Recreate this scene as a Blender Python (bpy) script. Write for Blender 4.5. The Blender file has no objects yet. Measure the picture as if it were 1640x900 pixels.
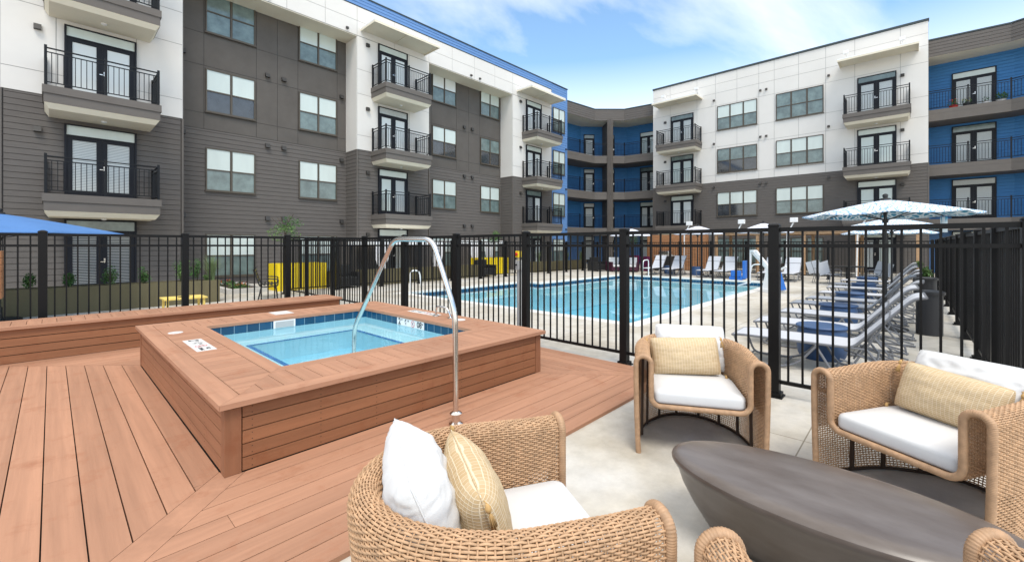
import bpy, bmesh, math, random
import numpy as np
from mathutils import Vector, Matrix, noise as mnoise
random.seed(7); np.random.seed(7)
R = math.radians
scene = bpy.context.scene
# ------------------------------------------------------------------ camera
cam_d = bpy.data.cameras.new("camera"); cam = bpy.data.objects.new("camera", cam_d)
scene.collection.objects.link(cam); scene.camera = cam
cam_d.sensor_width = 36; cam_d.lens = 36*688/1640; cam_d.shift_y = -57/1640
cam_d.clip_start = .05; cam_d.clip_end = 2000
cam.location = (0, 0, 1.6); cam.rotation_euler = (R(90), 0, -math.atan2(.7314, .682))
scene.render.resolution_x = 1024; scene.render.resolution_y = 561
# ------------------------------------------------------------------ world, sun, exposure
SUN_EL, SUN_AZ = R(58), R(215)        # azimuth of the sun, measured from +Y clockwise
w = bpy.data.worlds.new("World"); scene.world = w; w.use_nodes = True
nt = w.node_tree; nt.nodes.clear()
def N(nt, t, **k):
    n = nt.nodes.new(t)
    for a, b in k.items():
        if a.startswith('i_'): n.inputs[a[2:].replace('_', ' ')].default_value = b
        else: setattr(n, a, b)
    return n
out = N(nt, 'ShaderNodeOutputWorld'); bg = N(nt, 'ShaderNodeBackground'); bg.inputs[1].default_value = .115
sky = N(nt, 'ShaderNodeTexSky', sky_type='NISHITA'); sky.sun_disc = False
sky.sun_elevation = SUN_EL; sky.sun_rotation = SUN_AZ; sky.air_density = 1.0; sky.dust_density = .6; sky.ozone_density = 1.5
tc = N(nt, 'ShaderNodeTexCoord'); sep = N(nt, 'ShaderNodeSeparateXYZ')
nt.links.new(tc.outputs['Generated'], sep.inputs[0])
zz = N(nt, 'ShaderNodeMath', operation='ADD'); zz.inputs[1].default_value = .18; nt.links.new(sep.outputs[2], zz.inputs[0])
dx = N(nt, 'ShaderNodeMath', operation='DIVIDE'); dy = N(nt, 'ShaderNodeMath', operation='DIVIDE')
nt.links.new(sep.outputs[0], dx.inputs[0]); nt.links.new(zz.outputs[0], dx.inputs[1])
nt.links.new(sep.outputs[1], dy.inputs[0]); nt.links.new(zz.outputs[0], dy.inputs[1])
cmb = N(nt, 'ShaderNodeCombineXYZ'); nt.links.new(dx.outputs[0], cmb.inputs[0]); nt.links.new(dy.outputs[0], cmb.inputs[1])
mp = N(nt, 'ShaderNodeMapping'); mp.inputs['Scale'].default_value = (.62, 1.0, 1); mp.inputs['Location'].default_value = (9.4, 3.3, 0)
mp.inputs['Rotation'].default_value = (0, 0, R(-35))
nt.links.new(cmb.outputs[0], mp.inputs[0])
cn = N(nt, 'ShaderNodeTexNoise'); cn.inputs['Scale'].default_value = 1.15; cn.inputs['Detail'].default_value = 9; cn.inputs['Roughness'].default_value = .56
cn.inputs['Distortion'].default_value = .35
nt.links.new(mp.outputs[0], cn.inputs[0])
cr = N(nt, 'ShaderNodeValToRGB'); cr.color_ramp.elements[0].position = .47; cr.color_ramp.elements[1].position = .84
nt.links.new(cn.outputs['Fac'], cr.inputs[0])
hz = N(nt, 'ShaderNodeMapRange'); hz.inputs['From Min'].default_value = .16; hz.inputs['From Max'].default_value = .39
hz.inputs['To Min'].default_value = .75; hz.inputs['To Max'].default_value = 0
nt.links.new(sep.outputs[2], hz.inputs['Value'])
mx0 = N(nt, 'ShaderNodeMath', operation='MAXIMUM'); nt.links.new(cr.outputs[0], mx0.inputs[0]); nt.links.new(hz.outputs[0], mx0.inputs[1])
zn = N(nt, 'ShaderNodeMapRange'); zn.inputs['From Min'].default_value = .50; zn.inputs['From Max'].default_value = .72; zn.inputs['To Max'].default_value = .8
nt.links.new(sep.outputs[2], zn.inputs['Value'])          # unseen cloud cover added overhead to make the skylight less blue
mx = N(nt, 'ShaderNodeMath', operation='MAXIMUM'); nt.links.new(mx0.outputs[0], mx.inputs[0]); nt.links.new(zn.outputs[0], mx.inputs[1])
mixc = N(nt, 'ShaderNodeMix', data_type='RGBA'); mixc.inputs[7].default_value = (9.3, 8.95, 8.5, 1)
gain = N(nt, 'ShaderNodeMix', data_type='RGBA', blend_type='MULTIPLY'); gain.inputs[0].default_value = 1; gain.inputs[7].default_value = (1.35, 1.5, 1.45, 1)
nt.links.new(sky.outputs[0], gain.inputs[6])
nt.links.new(mx.outputs[0], mixc.inputs[0]); nt.links.new(gain.outputs[2], mixc.inputs[6])
nt.links.new(mixc.outputs[2], bg.inputs[0]); nt.links.new(bg.outputs[0], out.inputs[0])
sd = bpy.data.lights.new("sun", 'SUN'); sd.energy = 1.35; sd.angle = R(24); sd.color = (1, .94, .85)
sun = bpy.data.objects.new("sun", sd); scene.collection.objects.link(sun)
sv = Vector((math.sin(SUN_AZ)*math.cos(SUN_EL), math.cos(SUN_AZ)*math.cos(SUN_EL), math.sin(SUN_EL)))
sun.rotation_euler = sv.to_track_quat('Z', 'Y').to_euler()
scene.view_settings.view_transform = 'Standard'; scene.view_settings.look = 'None'
scene.view_settings.exposure = .84; scene.view_settings.gamma = 1
# ------------------------------------------------------------------ materials
MATS = {}
def mat(name, col, rough=.6, metal=0., spec=.5, noise=None, bump=None, stretch=None, coat=0, col2=None, trans=None):
    """noise=(scale, amount) or col2 for a two-colour mix; bump=(scale,strength); stretch=(x,y,z)"""
    m = bpy.data.materials.new(name); m.use_nodes = True; t = m.node_tree
    p = t.nodes['Principled BSDF']; p.inputs['Roughness'].default_value = rough; p.inputs['Metallic'].default_value = metal
    p.inputs['Specular IOR Level'].default_value = spec; p.inputs['Base Color'].default_value = (*col, 1)
    p.inputs['Coat Weight'].default_value = coat
    if noise or bump:
        tc = N(t, 'ShaderNodeTexCoord'); mp = N(t, 'ShaderNodeMapping'); t.links.new(tc.outputs['Object'], mp.inputs[0])
        if stretch: mp.inputs['Scale'].default_value = stretch
    if noise:
        n = N(t, 'ShaderNodeTexNoise'); n.inputs['Scale'].default_value = noise[0]; n.inputs['Detail'].default_value = 6; n.inputs['Roughness'].default_value = .62
        t.links.new(mp.outputs[0], n.inputs[0])
        mr = N(t, 'ShaderNodeMapRange'); mr.inputs['From Min'].default_value = .3; mr.inputs['From Max'].default_value = .7
        t.links.new(n.outputs['Fac'], mr.inputs['Value'])
        mi = N(t, 'ShaderNodeMix', data_type='RGBA')
        a = noise[1]
        c2 = col2 if col2 else tuple(min(1, c*(1+a)) for c in col)
        c1 = col if col2 else tuple(c*(1-a) for c in col)
        mi.inputs[6].default_value = (*c1, 1); mi.inputs[7].default_value = (*c2, 1)
        t.links.new(mr.outputs[0], mi.inputs[0]); t.links.new(mi.outputs[2], p.inputs['Base Color'])
    if bump:
        n2 = N(t, 'ShaderNodeTexNoise'); n2.inputs['Scale'].default_value = bump[0]; n2.inputs['Detail'].default_value = 4
        t.links.new(mp.outputs[0], n2.inputs[0])
        b = N(t, 'ShaderNodeBump'); b.inputs['Strength'].default_value = bump[1]; b.inputs['Distance'].default_value = .01
        t.links.new(n2.outputs['Fac'], b.inputs['Height']); t.links.new(b.outputs[0], p.inputs['Normal'])
    MATS[name] = m; return m
def stripes(name, col, col2, axis, period, rough=.4, duty=.5, spec=.5):
    m = mat(name, col, rough, spec=spec); t = m.node_tree; p = t.nodes['Principled BSDF']
    tc = N(t, 'ShaderNodeTexCoord'); s = N(t, 'ShaderNodeSeparateXYZ'); t.links.new(tc.outputs['Object'], s.inputs[0])
    d = N(t, 'ShaderNodeMath', operation='DIVIDE'); d.inputs[1].default_value = period; t.links.new(s.outputs[axis], d.inputs[0])
    f = N(t, 'ShaderNodeMath', operation='FRACT'); t.links.new(d.outputs[0], f.inputs[0])
    g = N(t, 'ShaderNodeMath', operation='GREATER_THAN'); g.inputs[1].default_value = duty; t.links.new(f.outputs[0], g.inputs[0])
    mi = N(t, 'ShaderNodeMix', data_type='RGBA'); mi.inputs[6].default_value = (*col, 1); mi.inputs[7].default_value = (*col2, 1)
    t.links.new(g.outputs[0], mi.inputs[0]); t.links.new(mi.outputs[2], p.inputs['Base Color']); return m
siding = mat('grey_siding', (.122, .110, .101), .75, spec=.25, noise=(3, .08), stretch=(1, 1, 5))
panel_dark = mat('grey_panel', (.110, .099, .089), .8, spec=.2, noise=(1.2, .1))
trim_grey = mat('grey_trim', (.128, .114, .102), .7, spec=.3, noise=(2, .06))
white_panel = mat('white_panel', (.68, .655, .615), .7, spec=.3, noise=(.8, .03))
joint_white = mat('white_joint', (.34, .335, .32), .8)
joint_dark = mat('dark_joint', (.055, .05, .046), .8)
cream = mat('cream_soffit', (.72, .66, .53), .7, spec=.2, noise=(1, .04))
blue_siding = mat('blue_siding', (.115, .235, .47), .6, spec=.3, noise=(2, .06), stretch=(1, 1, 4))
deep_blue = mat('deep_blue_siding', (.046, .19, .44), .6, spec=.3, noise=(2, .08), stretch=(1, 1, 4))
cap_dark = mat('dark_metal_cap', (.03, .045, .05), .5)
door_dark = mat('door_paint', (.009, .010, .015), .5, spec=.25)
rail_black = mat('railing_black', (.007, .008, .010), .5, spec=.25)
fence_black = mat('fence_black', (.0055, .0053, .0055), .45, spec=.22, noise=(30, .2))
frame_brown = mat('window_frame_brown', (.075, .06, .042), .5)
pane_white = mat('pane_white_blind', (.56, .63, .595), .12, spec=.5, coat=.3, noise=(2.5, .05), stretch=(1, 1, .2))
pane_bright = mat('pane_bright_blind', (.68, .71, .69), .12, spec=.5, coat=.3)
pane_mid = mat('pane_screened', (.13, .178, .172), .15, spec=.6, noise=(2.2, .35), coat=.4)
pane_dark = mat('pane_dark', (.03, .035, .042), .06, spec=.8, noise=(2.5, .5), coat=.5)
pane_blind = stripes('pane_slat_blind', (.62, .65, .63), (.30, .33, .34), 2, .05, .15)
pane_slat_dark = stripes('pane_dark_slat', (.36, .38, .38), (.05, .055, .06), 2, .05, .12, .35)
chrome = mat('brushed_steel', (.66, .64, .61), .19, 1.0, noise=(40, .06), bump=(60, .02))
white_metal = mat('white_metal', (.78, .78, .77), .4, noise=(10, .03))
white_fabric = mat('white_fabric', (.635, .635, .63), .9, spec=.1, bump=(240, .12), noise=(6, .02))
curtain = mat('white_curtain', (.72, .70, .69), .9, spec=.1)
wicker = mat('wicker_tan', (.47, .292, .165), .55, spec=.35, noise=(26, .24))
wicker_trim = mat('wicker_wrap', (.40, .245, .14), .5, spec=.35, noise=(20, .22))
wicker_dark = mat('chair_frame_brown', (.045, .025, .015), .6)
table_wood = mat('table_dark_wood', (.075, .054, .041), .29, spec=.6, noise=(2.4, .5), col2=(.155, .132, .118), stretch=(2.2, .7, 2), bump=(7, .03))
olive = mat('olive_planter', (.13, .11, .055), .7, noise=(1.5, .1), stretch=(3, 3, .3))
yellow = mat('yellow_paint', (.85, .62, .005), .45, noise=(2, .05))
yellow_pale = mat('yellow_table', (.80, .60, .16), .5)
magenta = mat('magenta_paint', (.19, .012, .09), .5)
dark_metal = mat('dark_furniture', (.02, .02, .02), .5)
soil = mat('soil', (.05, .032, .02), .95, bump=(50, .5), noise=(12, .4))
leaf_a = mat('leaf_green', (.055, .135, .035), .6, spec=.3, noise=(6, .4))
leaf_b = mat('leaf_light', (.12, .21, .06), .6, spec=.3, noise=(6, .3))
leaf_c = mat('grass_blade', (.16, .22, .09), .7, noise=(6, .3))
bark = mat('bark', (.08, .055, .035), .9)
brown_wood = mat('cedar_wood', (.36, .165, .07), .6, noise=(3, .25), stretch=(1, 1, 8))
sling = mat('sling_grey', (.50, .52, .56), .7, spec=.2, noise=(60, .05))
frame_grey = mat('lounger_frame', (.20, .205, .22), .4, .3)
drum_blue = mat('drum_blue', (.035, .085, .20), .5, noise=(3, .2))
lift_blue = mat('lift_blue', (.02, .14, .50), .4)
grey_box = mat('grey_plastic', (.42, .42, .41), .5)
red = mat('red_plastic', (.55, .02, .01), .4)
umb_blue = mat('umbrella_blue', (.09, .20, .43), .8, spec=.1, noise=(2, .06))
umb_white = mat('umbrella_white', (.68, .71, .80), .85, spec=.1)
ink = mat('black_ink', (.02, .02, .02), .6); ink_red = mat('red_ink', (.55, .03, .04), .6)
tile_white = mat('white_tile', (.80, .79, .77), .25, noise=(8, .03))
tan_fabric = mat('tan_fabric', (.56, .40, .20), .9, spec=.1)
tassel_m = mat('tassel_gold', (.50, .31, .12), .8)
plaster = mat('pool_plaster_depth_tinted', (.27, .62, .78), .6, noise=(1.2, .05))  # blue includes the water's depth tint, put into the floor colour
plaster_light = mat('pool_ledge_plaster', (.60, .83, .90), .6, noise=(2, .05))
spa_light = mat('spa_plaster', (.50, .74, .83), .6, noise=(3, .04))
spa_deep = mat('spa_floor_depth_tinted', (.30, .60, .75), .6, noise=(3, .05))  # bluer than the ledge: absorption by deeper water put into the colour
coping_white = mat('coping_concrete', (.66, .64, .60), .8, noise=(4, .06), bump=(60, .1))
kerb_m = mat('kerb_concrete', (.48, .46, .42), .85, noise=(4, .1), bump=(40, .2))
bin_m = mat('bin_black', (.025, .025, .028), .45)
lamp_dark = mat('lamp_housing', (.03, .028, .026), .5)

def tile_mat(name, col, grout, sx, sz, rough=.15):
    m = mat(name, col, rough); t = m.node_tree; p = t.nodes['Principled BSDF']
    tc = N(t, 'ShaderNodeTexCoord'); s = N(t, 'ShaderNodeSeparateXYZ'); t.links.new(tc.outputs['Object'], s.inputs[0])
    ad = N(t, 'ShaderNodeMath', operation='ADD'); t.links.new(s.outputs[0], ad.inputs[0]); t.links.new(s.outputs[1], ad.inputs[1])
    c = N(t, 'ShaderNodeCombineXYZ'); t.links.new(ad.outputs[0], c.inputs[0]); t.links.new(s.outputs[2], c.inputs[1])
    b = N(t, 'ShaderNodeTexBrick'); b.offset = 0; b.inputs['Scale'].default_value = 1; b.inputs['Brick Width'].default_value = sx
    b.inputs['Row Height'].default_value = sz; b.inputs['Mortar Size'].default_value = .004
    b.inputs['Color1'].default_value = (*col, 1); b.inputs['Color2'].default_value = (*[min(1, v*1.5) for v in col], 1); b.inputs['Mortar'].default_value = (*grout, 1)
    t.links.new(c.outputs[0], b.inputs[0]); t.links.new(b.outputs[0], p.inputs['Base Color']); return m
blue_tile = tile_mat('blue_tile', (.006, .050, .105), (.20, .30, .36), .155, .6)
trim_tile = tile_mat('blue_trim_tile', (.01, .09, .34), (.10, .25, .45), .05, .05)

def water_mat(name, tint, scale, strength):
    m = bpy.data.materials.new(name); m.use_nodes = True; t = m.node_tree; t.nodes.clear()
    o = N(t, 'ShaderNodeOutputMaterial'); mx = N(t, 'ShaderNodeMixShader'); tr = N(t, 'ShaderNodeBsdfTransparent'); gl = N(t, 'ShaderNodeBsdfGlossy')
    tr.inputs[0].default_value = (*tint, 1); gl.inputs['Roughness'].default_value = .03
    fr = N(t, 'ShaderNodeFresnel'); fr.inputs[0].default_value = 1.33
    tc = N(t, 'ShaderNodeTexCoord'); n = N(t, 'ShaderNodeTexNoise'); n.inputs['Scale'].default_value = scale; n.inputs['Detail'].default_value = 2
    b = N(t, 'ShaderNodeBump'); b.inputs['Strength'].default_value = strength; b.inputs['Distance'].default_value = .02
    t.links.new(tc.outputs['Object'], n.inputs[0]); t.links.new(n.outputs['Fac'], b.inputs['Height'])
    t.links.new(b.outputs[0], gl.inputs['Normal']); t.links.new(b.outputs[0], fr.inputs['Normal'])
    t.links.new(fr.outputs[0], mx.inputs[0]); t.links.new(tr.outputs[0], mx.inputs[1]); t.links.new(gl.outputs[0], mx.inputs[2]); t.links.new(mx.outputs[0], o.inputs[0])
    return m
water_pool = water_mat('pool_water', (.86, .96, .98), 2.0, .07)
water_spa = water_mat('spa_water', (.86, .96, .98), 5.0, .12)

def wood_mat(name, st, base=(.395, .206, .126)):
    m = mat(name, base, .62, spec=.3, noise=(2.4, .15), stretch=st, bump=(9, .15)); t = m.node_tree; p = t.nodes['Principled BSDF']
    mi = [n for n in t.nodes if n.bl_idname == 'ShaderNodeMix'][0]
    at = N(t, 'ShaderNodeAttribute', attribute_name='rnd')
    mr = N(t, 'ShaderNodeMapRange'); mr.inputs['To Min'].default_value = .90; mr.inputs['To Max'].default_value = 1.07; t.links.new(at.outputs['Fac'], mr.inputs['Value'])
    hv = N(t, 'ShaderNodeMix', data_type='RGBA', blend_type='MULTIPLY'); hv.inputs[0].default_value = 1
    t.links.new(mi.outputs[2], hv.inputs[6]); t.links.new(mr.outputs[0], hv.inputs[7])
    # worn, dusty patches with a shape of their own
    tc = [n for n in t.nodes if n.bl_idname == 'ShaderNodeTexCoord'][0]
    n3 = N(t, 'ShaderNodeTexNoise'); n3.inputs['Scale'].default_value = 3.4; n3.inputs['Detail'].default_value = 9; n3.inputs['Roughness'].default_value = .7
    t.links.new(tc.outputs['Object'], n3.inputs[0])
    rp = N(t, 'ShaderNodeMapRange'); rp.inputs['From Min'].default_value = .54; rp.inputs['From Max'].default_value = .70; rp.inputs['To Max'].default_value = .75
    t.links.new(n3.outputs['Fac'], rp.inputs['Value'])
    m2 = N(t, 'ShaderNodeMix', data_type='RGBA'); m2.inputs[7].default_value = (base[0]*.82, base[1]*.68, base[2]*.6, 1)
    t.links.new(rp.outputs[0], m2.inputs[0]); t.links.new(hv.outputs[2], m2.inputs[6]); t.links.new(m2.outputs[2], p.inputs['Base Color'])
    return m
deck_x = wood_mat('deck_board_along_x', (.25, 6, 6)); deck_y = wood_mat('deck_board_along_y', (6, .25, 6))
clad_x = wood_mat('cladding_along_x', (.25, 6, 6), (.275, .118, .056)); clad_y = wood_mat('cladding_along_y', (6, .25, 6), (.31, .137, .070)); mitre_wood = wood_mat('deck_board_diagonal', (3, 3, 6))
post_w = wood_mat('post_wood', (6, 6, .4), (.27, .118, .06))
deck_gap = mat('deck_substructure', (.012, .008, .006), .9)

def concrete_mat():
    m = mat('concrete_paving', (.50, .475, .43), .8, spec=.3); t = m.node_tree; p = t.nodes['Principled BSDF']
    tc = N(t, 'ShaderNodeTexCoord')
    n1 = N(t, 'ShaderNodeTexNoise'); n1.inputs['Scale'].default_value = .9; n1.inputs['Detail'].default_value = 8; n1.inputs['Roughness'].default_value = .6
    n2 = N(t, 'ShaderNodeTexNoise'); n2.inputs['Scale'].default_value = 5; n2.inputs['Detail'].default_value = 8; n2.inputs['Roughness'].default_value = .7
    t.links.new(tc.outputs['Object'], n1.inputs[0]); t.links.new(tc.outputs['Object'], n2.inputs[0])
    r1 = N(t, 'ShaderNodeValToRGB'); e = r1.color_ramp.elements
    e[0].position = .34; e[0].color = (.42, .38, .31, 1); e[1].position = .66; e[1].color = (.56, .545, .51, 1)
    e2 = r1.color_ramp.elements.new(.5); e2.color = (.52, .49, .43, 1)
    t.links.new(n1.outputs['Fac'], r1.inputs[0])
    r2 = N(t, 'ShaderNodeMapRange'); r2.inputs['From Min'].default_value = .3; r2.inputs['From Max'].default_value = .7; r2.inputs['To Min'].default_value = .84; r2.inputs['To Max'].default_value = 1.1
    t.links.new(n2.outputs['Fac'], r2.inputs['Value'])
    mu = N(t, 'ShaderNodeMix', data_type='RGBA', blend_type='MULTIPLY'); mu.inputs[0].default_value = 1
    t.links.new(r1.outputs[0], mu.inputs[6]); t.links.new(r2.outputs[0], mu.inputs[7])
    br = N(t, 'ShaderNodeTexBrick'); br.offset = 0; br.inputs['Scale'].default_value = 1; br.inputs['Brick Width'].default_value = 2.4; br.inputs['Row Height'].default_value = 1.9
    br.inputs['Mortar Size'].default_value = .006; br.inputs['Mortar Smooth'].default_value = .3
    br.inputs['Color1'].default_value = (1, 1, 1, 1); br.inputs['Color2'].default_value = (.95, .95, .95, 1); br.inputs['Mortar'].default_value = (.5, .47, .42, 1)
    mpp = N(t, 'ShaderNodeMapping'); mpp.inputs['Location'].default_value = (.6, 1.25, 0); t.links.new(tc.outputs['Object'], mpp.inputs[0]); t.links.new(mpp.outputs[0], br.inputs[0])
    mu2 = N(t, 'ShaderNodeMix', data_type='RGBA', blend_type='MULTIPLY'); mu2.inputs[0].default_value = 1
    t.links.new(mu.outputs[2], mu2.inputs[6]); t.links.new(br.outputs[0], mu2.inputs[7]); t.links.new(mu2.outputs[2], p.inputs['Base Color'])
    b = N(t, 'ShaderNodeBump'); b.inputs['Strength'].default_value = .15; b.inputs['Distance'].default_value = .01
    n3 = N(t, 'ShaderNodeTexNoise'); n3.inputs['Scale'].default_value = 90; t.links.new(tc.outputs['Object'], n3.inputs[0])
    t.links.new(n3.outputs['Fac'], b.inputs['Height']); t.links.new(b.outputs[0], p.inputs['Normal'])
    return m
concrete = concrete_mat()

def weave_mat():
    m = mat('tan_woven_fabric', (.56, .40, .20), .9, spec=.1); t = m.node_tree; p = t.nodes['Principled BSDF']
    tc = N(t, 'ShaderNodeTexCoord')
    br = N(t, 'ShaderNodeTexBrick'); br.offset = 0; br.inputs['Scale'].default_value = 1; br.inputs['Brick Width'].default_value = .022; br.inputs['Row Height'].default_value = .011
    br.inputs['Mortar Size'].default_value = .0016; br.inputs['Mortar Smooth'].default_value = .6
    br.inputs['Color1'].default_value = (.50, .36, .20, 1); br.inputs['Color2'].default_value = (.56, .42, .255, 1); br.inputs['Mortar'].default_value = (.70, .59, .42, 1)
    n = N(t, 'ShaderNodeTexNoise'); n.inputs['Scale'].default_value = 9
    vm = N(t, 'ShaderNodeMix', data_type='RGBA'); vm.blend_type = 'LINEAR_LIGHT'; vm.inputs[0].default_value = .004
    t.links.new(tc.outputs['Object'], n.inputs[0]); t.links.new(tc.outputs['Object'], vm.inputs[6]); t.links.new(n.outputs['Color'], vm.inputs[7])
    sp_ = N(t, 'ShaderNodeSeparateXYZ'); cb_ = N(t, 'ShaderNodeCombineXYZ'); t.links.new(vm.outputs[2], sp_.inputs[0]); t.links.new(sp_.outputs[1], cb_.inputs[0]); t.links.new(sp_.outputs[2], cb_.inputs[1]); t.links.new(cb_.outputs[0], br.inputs[0]); t.links.new(br.outputs[0], p.inputs['Base Color'])
    b = N(t, 'ShaderNodeBump'); b.inputs['Strength'].default_value = .5; b.inputs['Distance'].default_value = .003
    t.links.new(br.outputs['Fac'], b.inputs['Height']); t.links.new(b.outputs[0], p.inputs['Normal'])
    return m
weave = weave_mat()

def pattern_mat(name, a, b_, scale, thr):
    m = mat(name, a, .85, spec=.1); t = m.node_tree; p = t.nodes['Principled BSDF']
    tc = N(t, 'ShaderNodeTexCoord'); v = N(t, 'ShaderNodeTexVoronoi', feature='DISTANCE_TO_EDGE'); v.inputs['Scale'].default_value = scale
    mp = N(t, 'ShaderNodeMapping'); mp.inputs['Scale'].default_value = (1, 2.0, .2); t.links.new(tc.outputs['Object'], mp.inputs[0]); t.links.new(mp.outputs[0], v.inputs[0])
    g = N(t, 'ShaderNodeMapRange'); g.inputs['From Min'].default_value = thr*.7; g.inputs['From Max'].default_value = thr*1.3; t.links.new(v.outputs['Distance'], g.inputs['Value'])
    mi = N(t, 'ShaderNodeMix', data_type='RGBA'); mi.inputs[6].default_value = (*a, 1); mi.inputs[7].default_value = (*b_, 1)
    t.links.new(g.outputs[0], mi.inputs[0]); t.links.new(mi.outputs[2], p.inputs['Base Color']); return m
canopy_top = pattern_mat('canopy_patterned_top', (.22, .38, .56), (.66, .69, .74), 5, .07)
canopy_under = pattern_mat('canopy_patterned_underside', (.62, .72, .78), (.05, .25, .40), 5, .13)

# ------------------------------------------------------------------ mesh builder
COL = scene.collection
def wloc(o):
    v = Vector((0, 0, 0))
    while o: v += o.location; o = o.parent
    return v
class MB:
    def __init__(s, P0=None, d=None, n=None):
        s.v = []; s.f = []; s.m = []; s.r = []; s.mats = []; s.P0 = P0; s.d = d; s.n = n; s.rnd = 0.
    def T(s, p):
        if s.P0 is None: return tuple(p)
        a, o, z = p
        return (s.P0[0]+s.d[0]*a+s.n[0]*o, s.P0[1]+s.d[1]*a+s.n[1]*o, z)
    def mi(s, m):
        if m not in s.mats: s.mats.append(m)
        return s.mats.index(m)
    def add(s, vs, fs, m):
        b = len(s.v); s.v += [s.T(p) for p in vs]; i = s.mi(m)
        for f in fs: s.f.append([b+k for k in f]); s.m.append(i); s.r.append(s.rnd)
    def box(s, a, b, m):
        x0, y0, z0 = [min(p, q) for p, q in zip(a, b)]; x1, y1, z1 = [max(p, q) for p, q in zip(a, b)]
        s.add([(x0,y0,z0),(x1,y0,z0),(x1,y1,z0),(x0,y1,z0),(x0,y0,z1),(x1,y0,z1),(x1,y1,z1),(x0,y1,z1)],
              [(3,2,1,0),(4,5,6,7),(0,1,5,4),(1,2,6,5),(2,3,7,6),(3,0,4,7)], m)
    def prism(s, poly, z0, z1, m, bottom=True):
        n = len(poly); vs = [(x, y, z0) for x, y in poly]+[(x, y, z1) for x, y in poly]
        fs = [tuple(range(n, 2*n))]+[(i, (i+1) % n, n+(i+1) % n, n+i) for i in range(n)]
        if bottom: fs.append(tuple(reversed(range(n))))
        s.add(vs, fs, m)
    def bar(s, p, q, wd, ht, m):
        p = Vector(p); q = Vector(q); d = (q-p).normalized(); up = Vector((0, 0, 1))
        if abs(d.z) > .95: up = Vector((0, 1, 0))
        a = d.cross(up).normalized()*wd/2; b = a.cross(d).normalized()*ht/2
        vs = [p-a-b, p+a-b, p+a+b, p-a+b, q-a-b, q+a-b, q+a+b, q-a+b]
        s.add(vs, [(3,2,1,0),(4,5,6,7),(0,1,5,4),(1,2,6,5),(2,3,7,6),(3,0,4,7)], m)
    def tube(s, pts, r, m, n=8, caps=True, radii=None):
        pts = [Vector(p) for p in pts]; k = len(pts); vs = []; prev = None
        for i, p in enumerate(pts):
            t = (pts[min(i+1, k-1)]-pts[max(i-1, 0)]).normalized()
            if prev is None:
                ref = Vector((0, 0, 1)) if abs(t.z) < .9 else Vector((1, 0, 0)); a = t.cross(ref).normalized()
            else: a = (prev-t*prev.dot(t)).normalized()
            prev = a; b = t.cross(a); rr = radii[i] if radii else r
            for j in range(n):
                an = 2*math.pi*j/n; vs.append(p+a*math.cos(an)*rr+b*math.sin(an)*rr)
        fs = [(i*n+j, i*n+(j+1) % n, (i+1)*n+(j+1) % n, (i+1)*n+j) for i in range(k-1) for j in range(n)]
        if caps: fs += [tuple(reversed(range(n))), tuple(range((k-1)*n, k*n))]
        s.add(vs, fs, m)
    def lathe(s, c, prof, m, n=24, sx=1, sy=1, ph=0):
        vs = [(c[0]+r*sx*math.cos(2*math.pi*j/n+ph), c[1]+r*sy*math.sin(2*math.pi*j/n+ph), c[2]+z) for r, z in prof for j in range(n)]
        k = len(prof)
        fs = [(i*n+j, i*n+(j+1) % n, (i+1)*n+(j+1) % n, (i+1)*n+j) for i in range(k-1) for j in range(n)]
        fs += [tuple(reversed(range(n))), tuple(range((k-1)*n, k*n))]
        s.add(vs, fs, m)
    def leaves(s, c, rad, n, size, m, shell=.35, up=0.):
        for _ in range(n):
            while True:
                p = Vector([random.uniform(-1, 1) for _ in range(3)])
                if shell < p.length < 1: break
            q = Vector((c[0]+p.x*rad[0], c[1]+p.y*rad[1], c[2]+p.z*rad[2]))
            a = Vector([random.uniform(-1, 1) for _ in range(3)]).normalized(); b = a.cross(Vector([random.uniform(-1, 1) for _ in range(3)])).normalized()
            l = size*random.uniform(.6, 1.3)
            s.add([q-a*l, q-b*l*.45, q+a*l, q+b*l*.45], [(0, 1, 2, 3)], m)
    def build(s, name, parent=None, smooth=False, recalc=True, bevel=0):
        me = bpy.data.meshes.new(name); off = wloc(parent) if parent else Vector((0, 0, 0))
        me.from_pydata([tuple(Vector(p)-off) for p in s.v], [], s.f)
        for m in s.mats: me.materials.append(m)
        me.polygons.foreach_set('material_index', s.m)
        at = me.attributes.new('rnd', 'FLOAT', 'FACE'); at.data.foreach_set('value', s.r)
        if recalc:
            bm = bmesh.new(); bm.from_mesh(me); bmesh.ops.recalc_face_normals(bm, faces=bm.faces)
            if bevel: bmesh.ops.bevel(bm, geom=[e for e in bm.edges if len(e.link_faces) == 2 and e.calc_face_angle(0) > .6], offset=bevel, segments=2, affect='EDGES', profile=.6)
            bm.to_mesh(me); bm.free()
        if smooth: me.polygons.foreach_set('use_smooth', [True]*len(me.polygons)); 
        me.update()
        if smooth and smooth != 'all':
            me.set_sharp_from_angle(angle=R(40))
        o = bpy.data.objects.new(name, me); COL.objects.link(o); o.parent = parent; return o
def tag(o, label=None, cat=None, group=None, kind=None):
    if label: o['label'] = label
    if cat: o['category'] = cat
    if group: o['group'] = group
    if kind: o['kind'] = kind
    return o
def empty(name, loc, label, cat, group=None):
    o = bpy.data.objects.new(name, None); COL.objects.link(o); o.location = loc; o.empty_display_size = .1
    return tag(o, label, cat, group)
def kids(o): return [c for c in bpy.data.objects if c.parent == o]
def copy_tree(o, parent=None):
    c = o.copy(); COL.objects.link(c); c.parent = parent
    for ch in kids(o): copy_tree(ch, c)
    return c
def place(o, loc, rz=0, label=None):
    o.location = loc; o.rotation_euler = (0, 0, rz)
    if label: o['label'] = label
    return o
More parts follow.
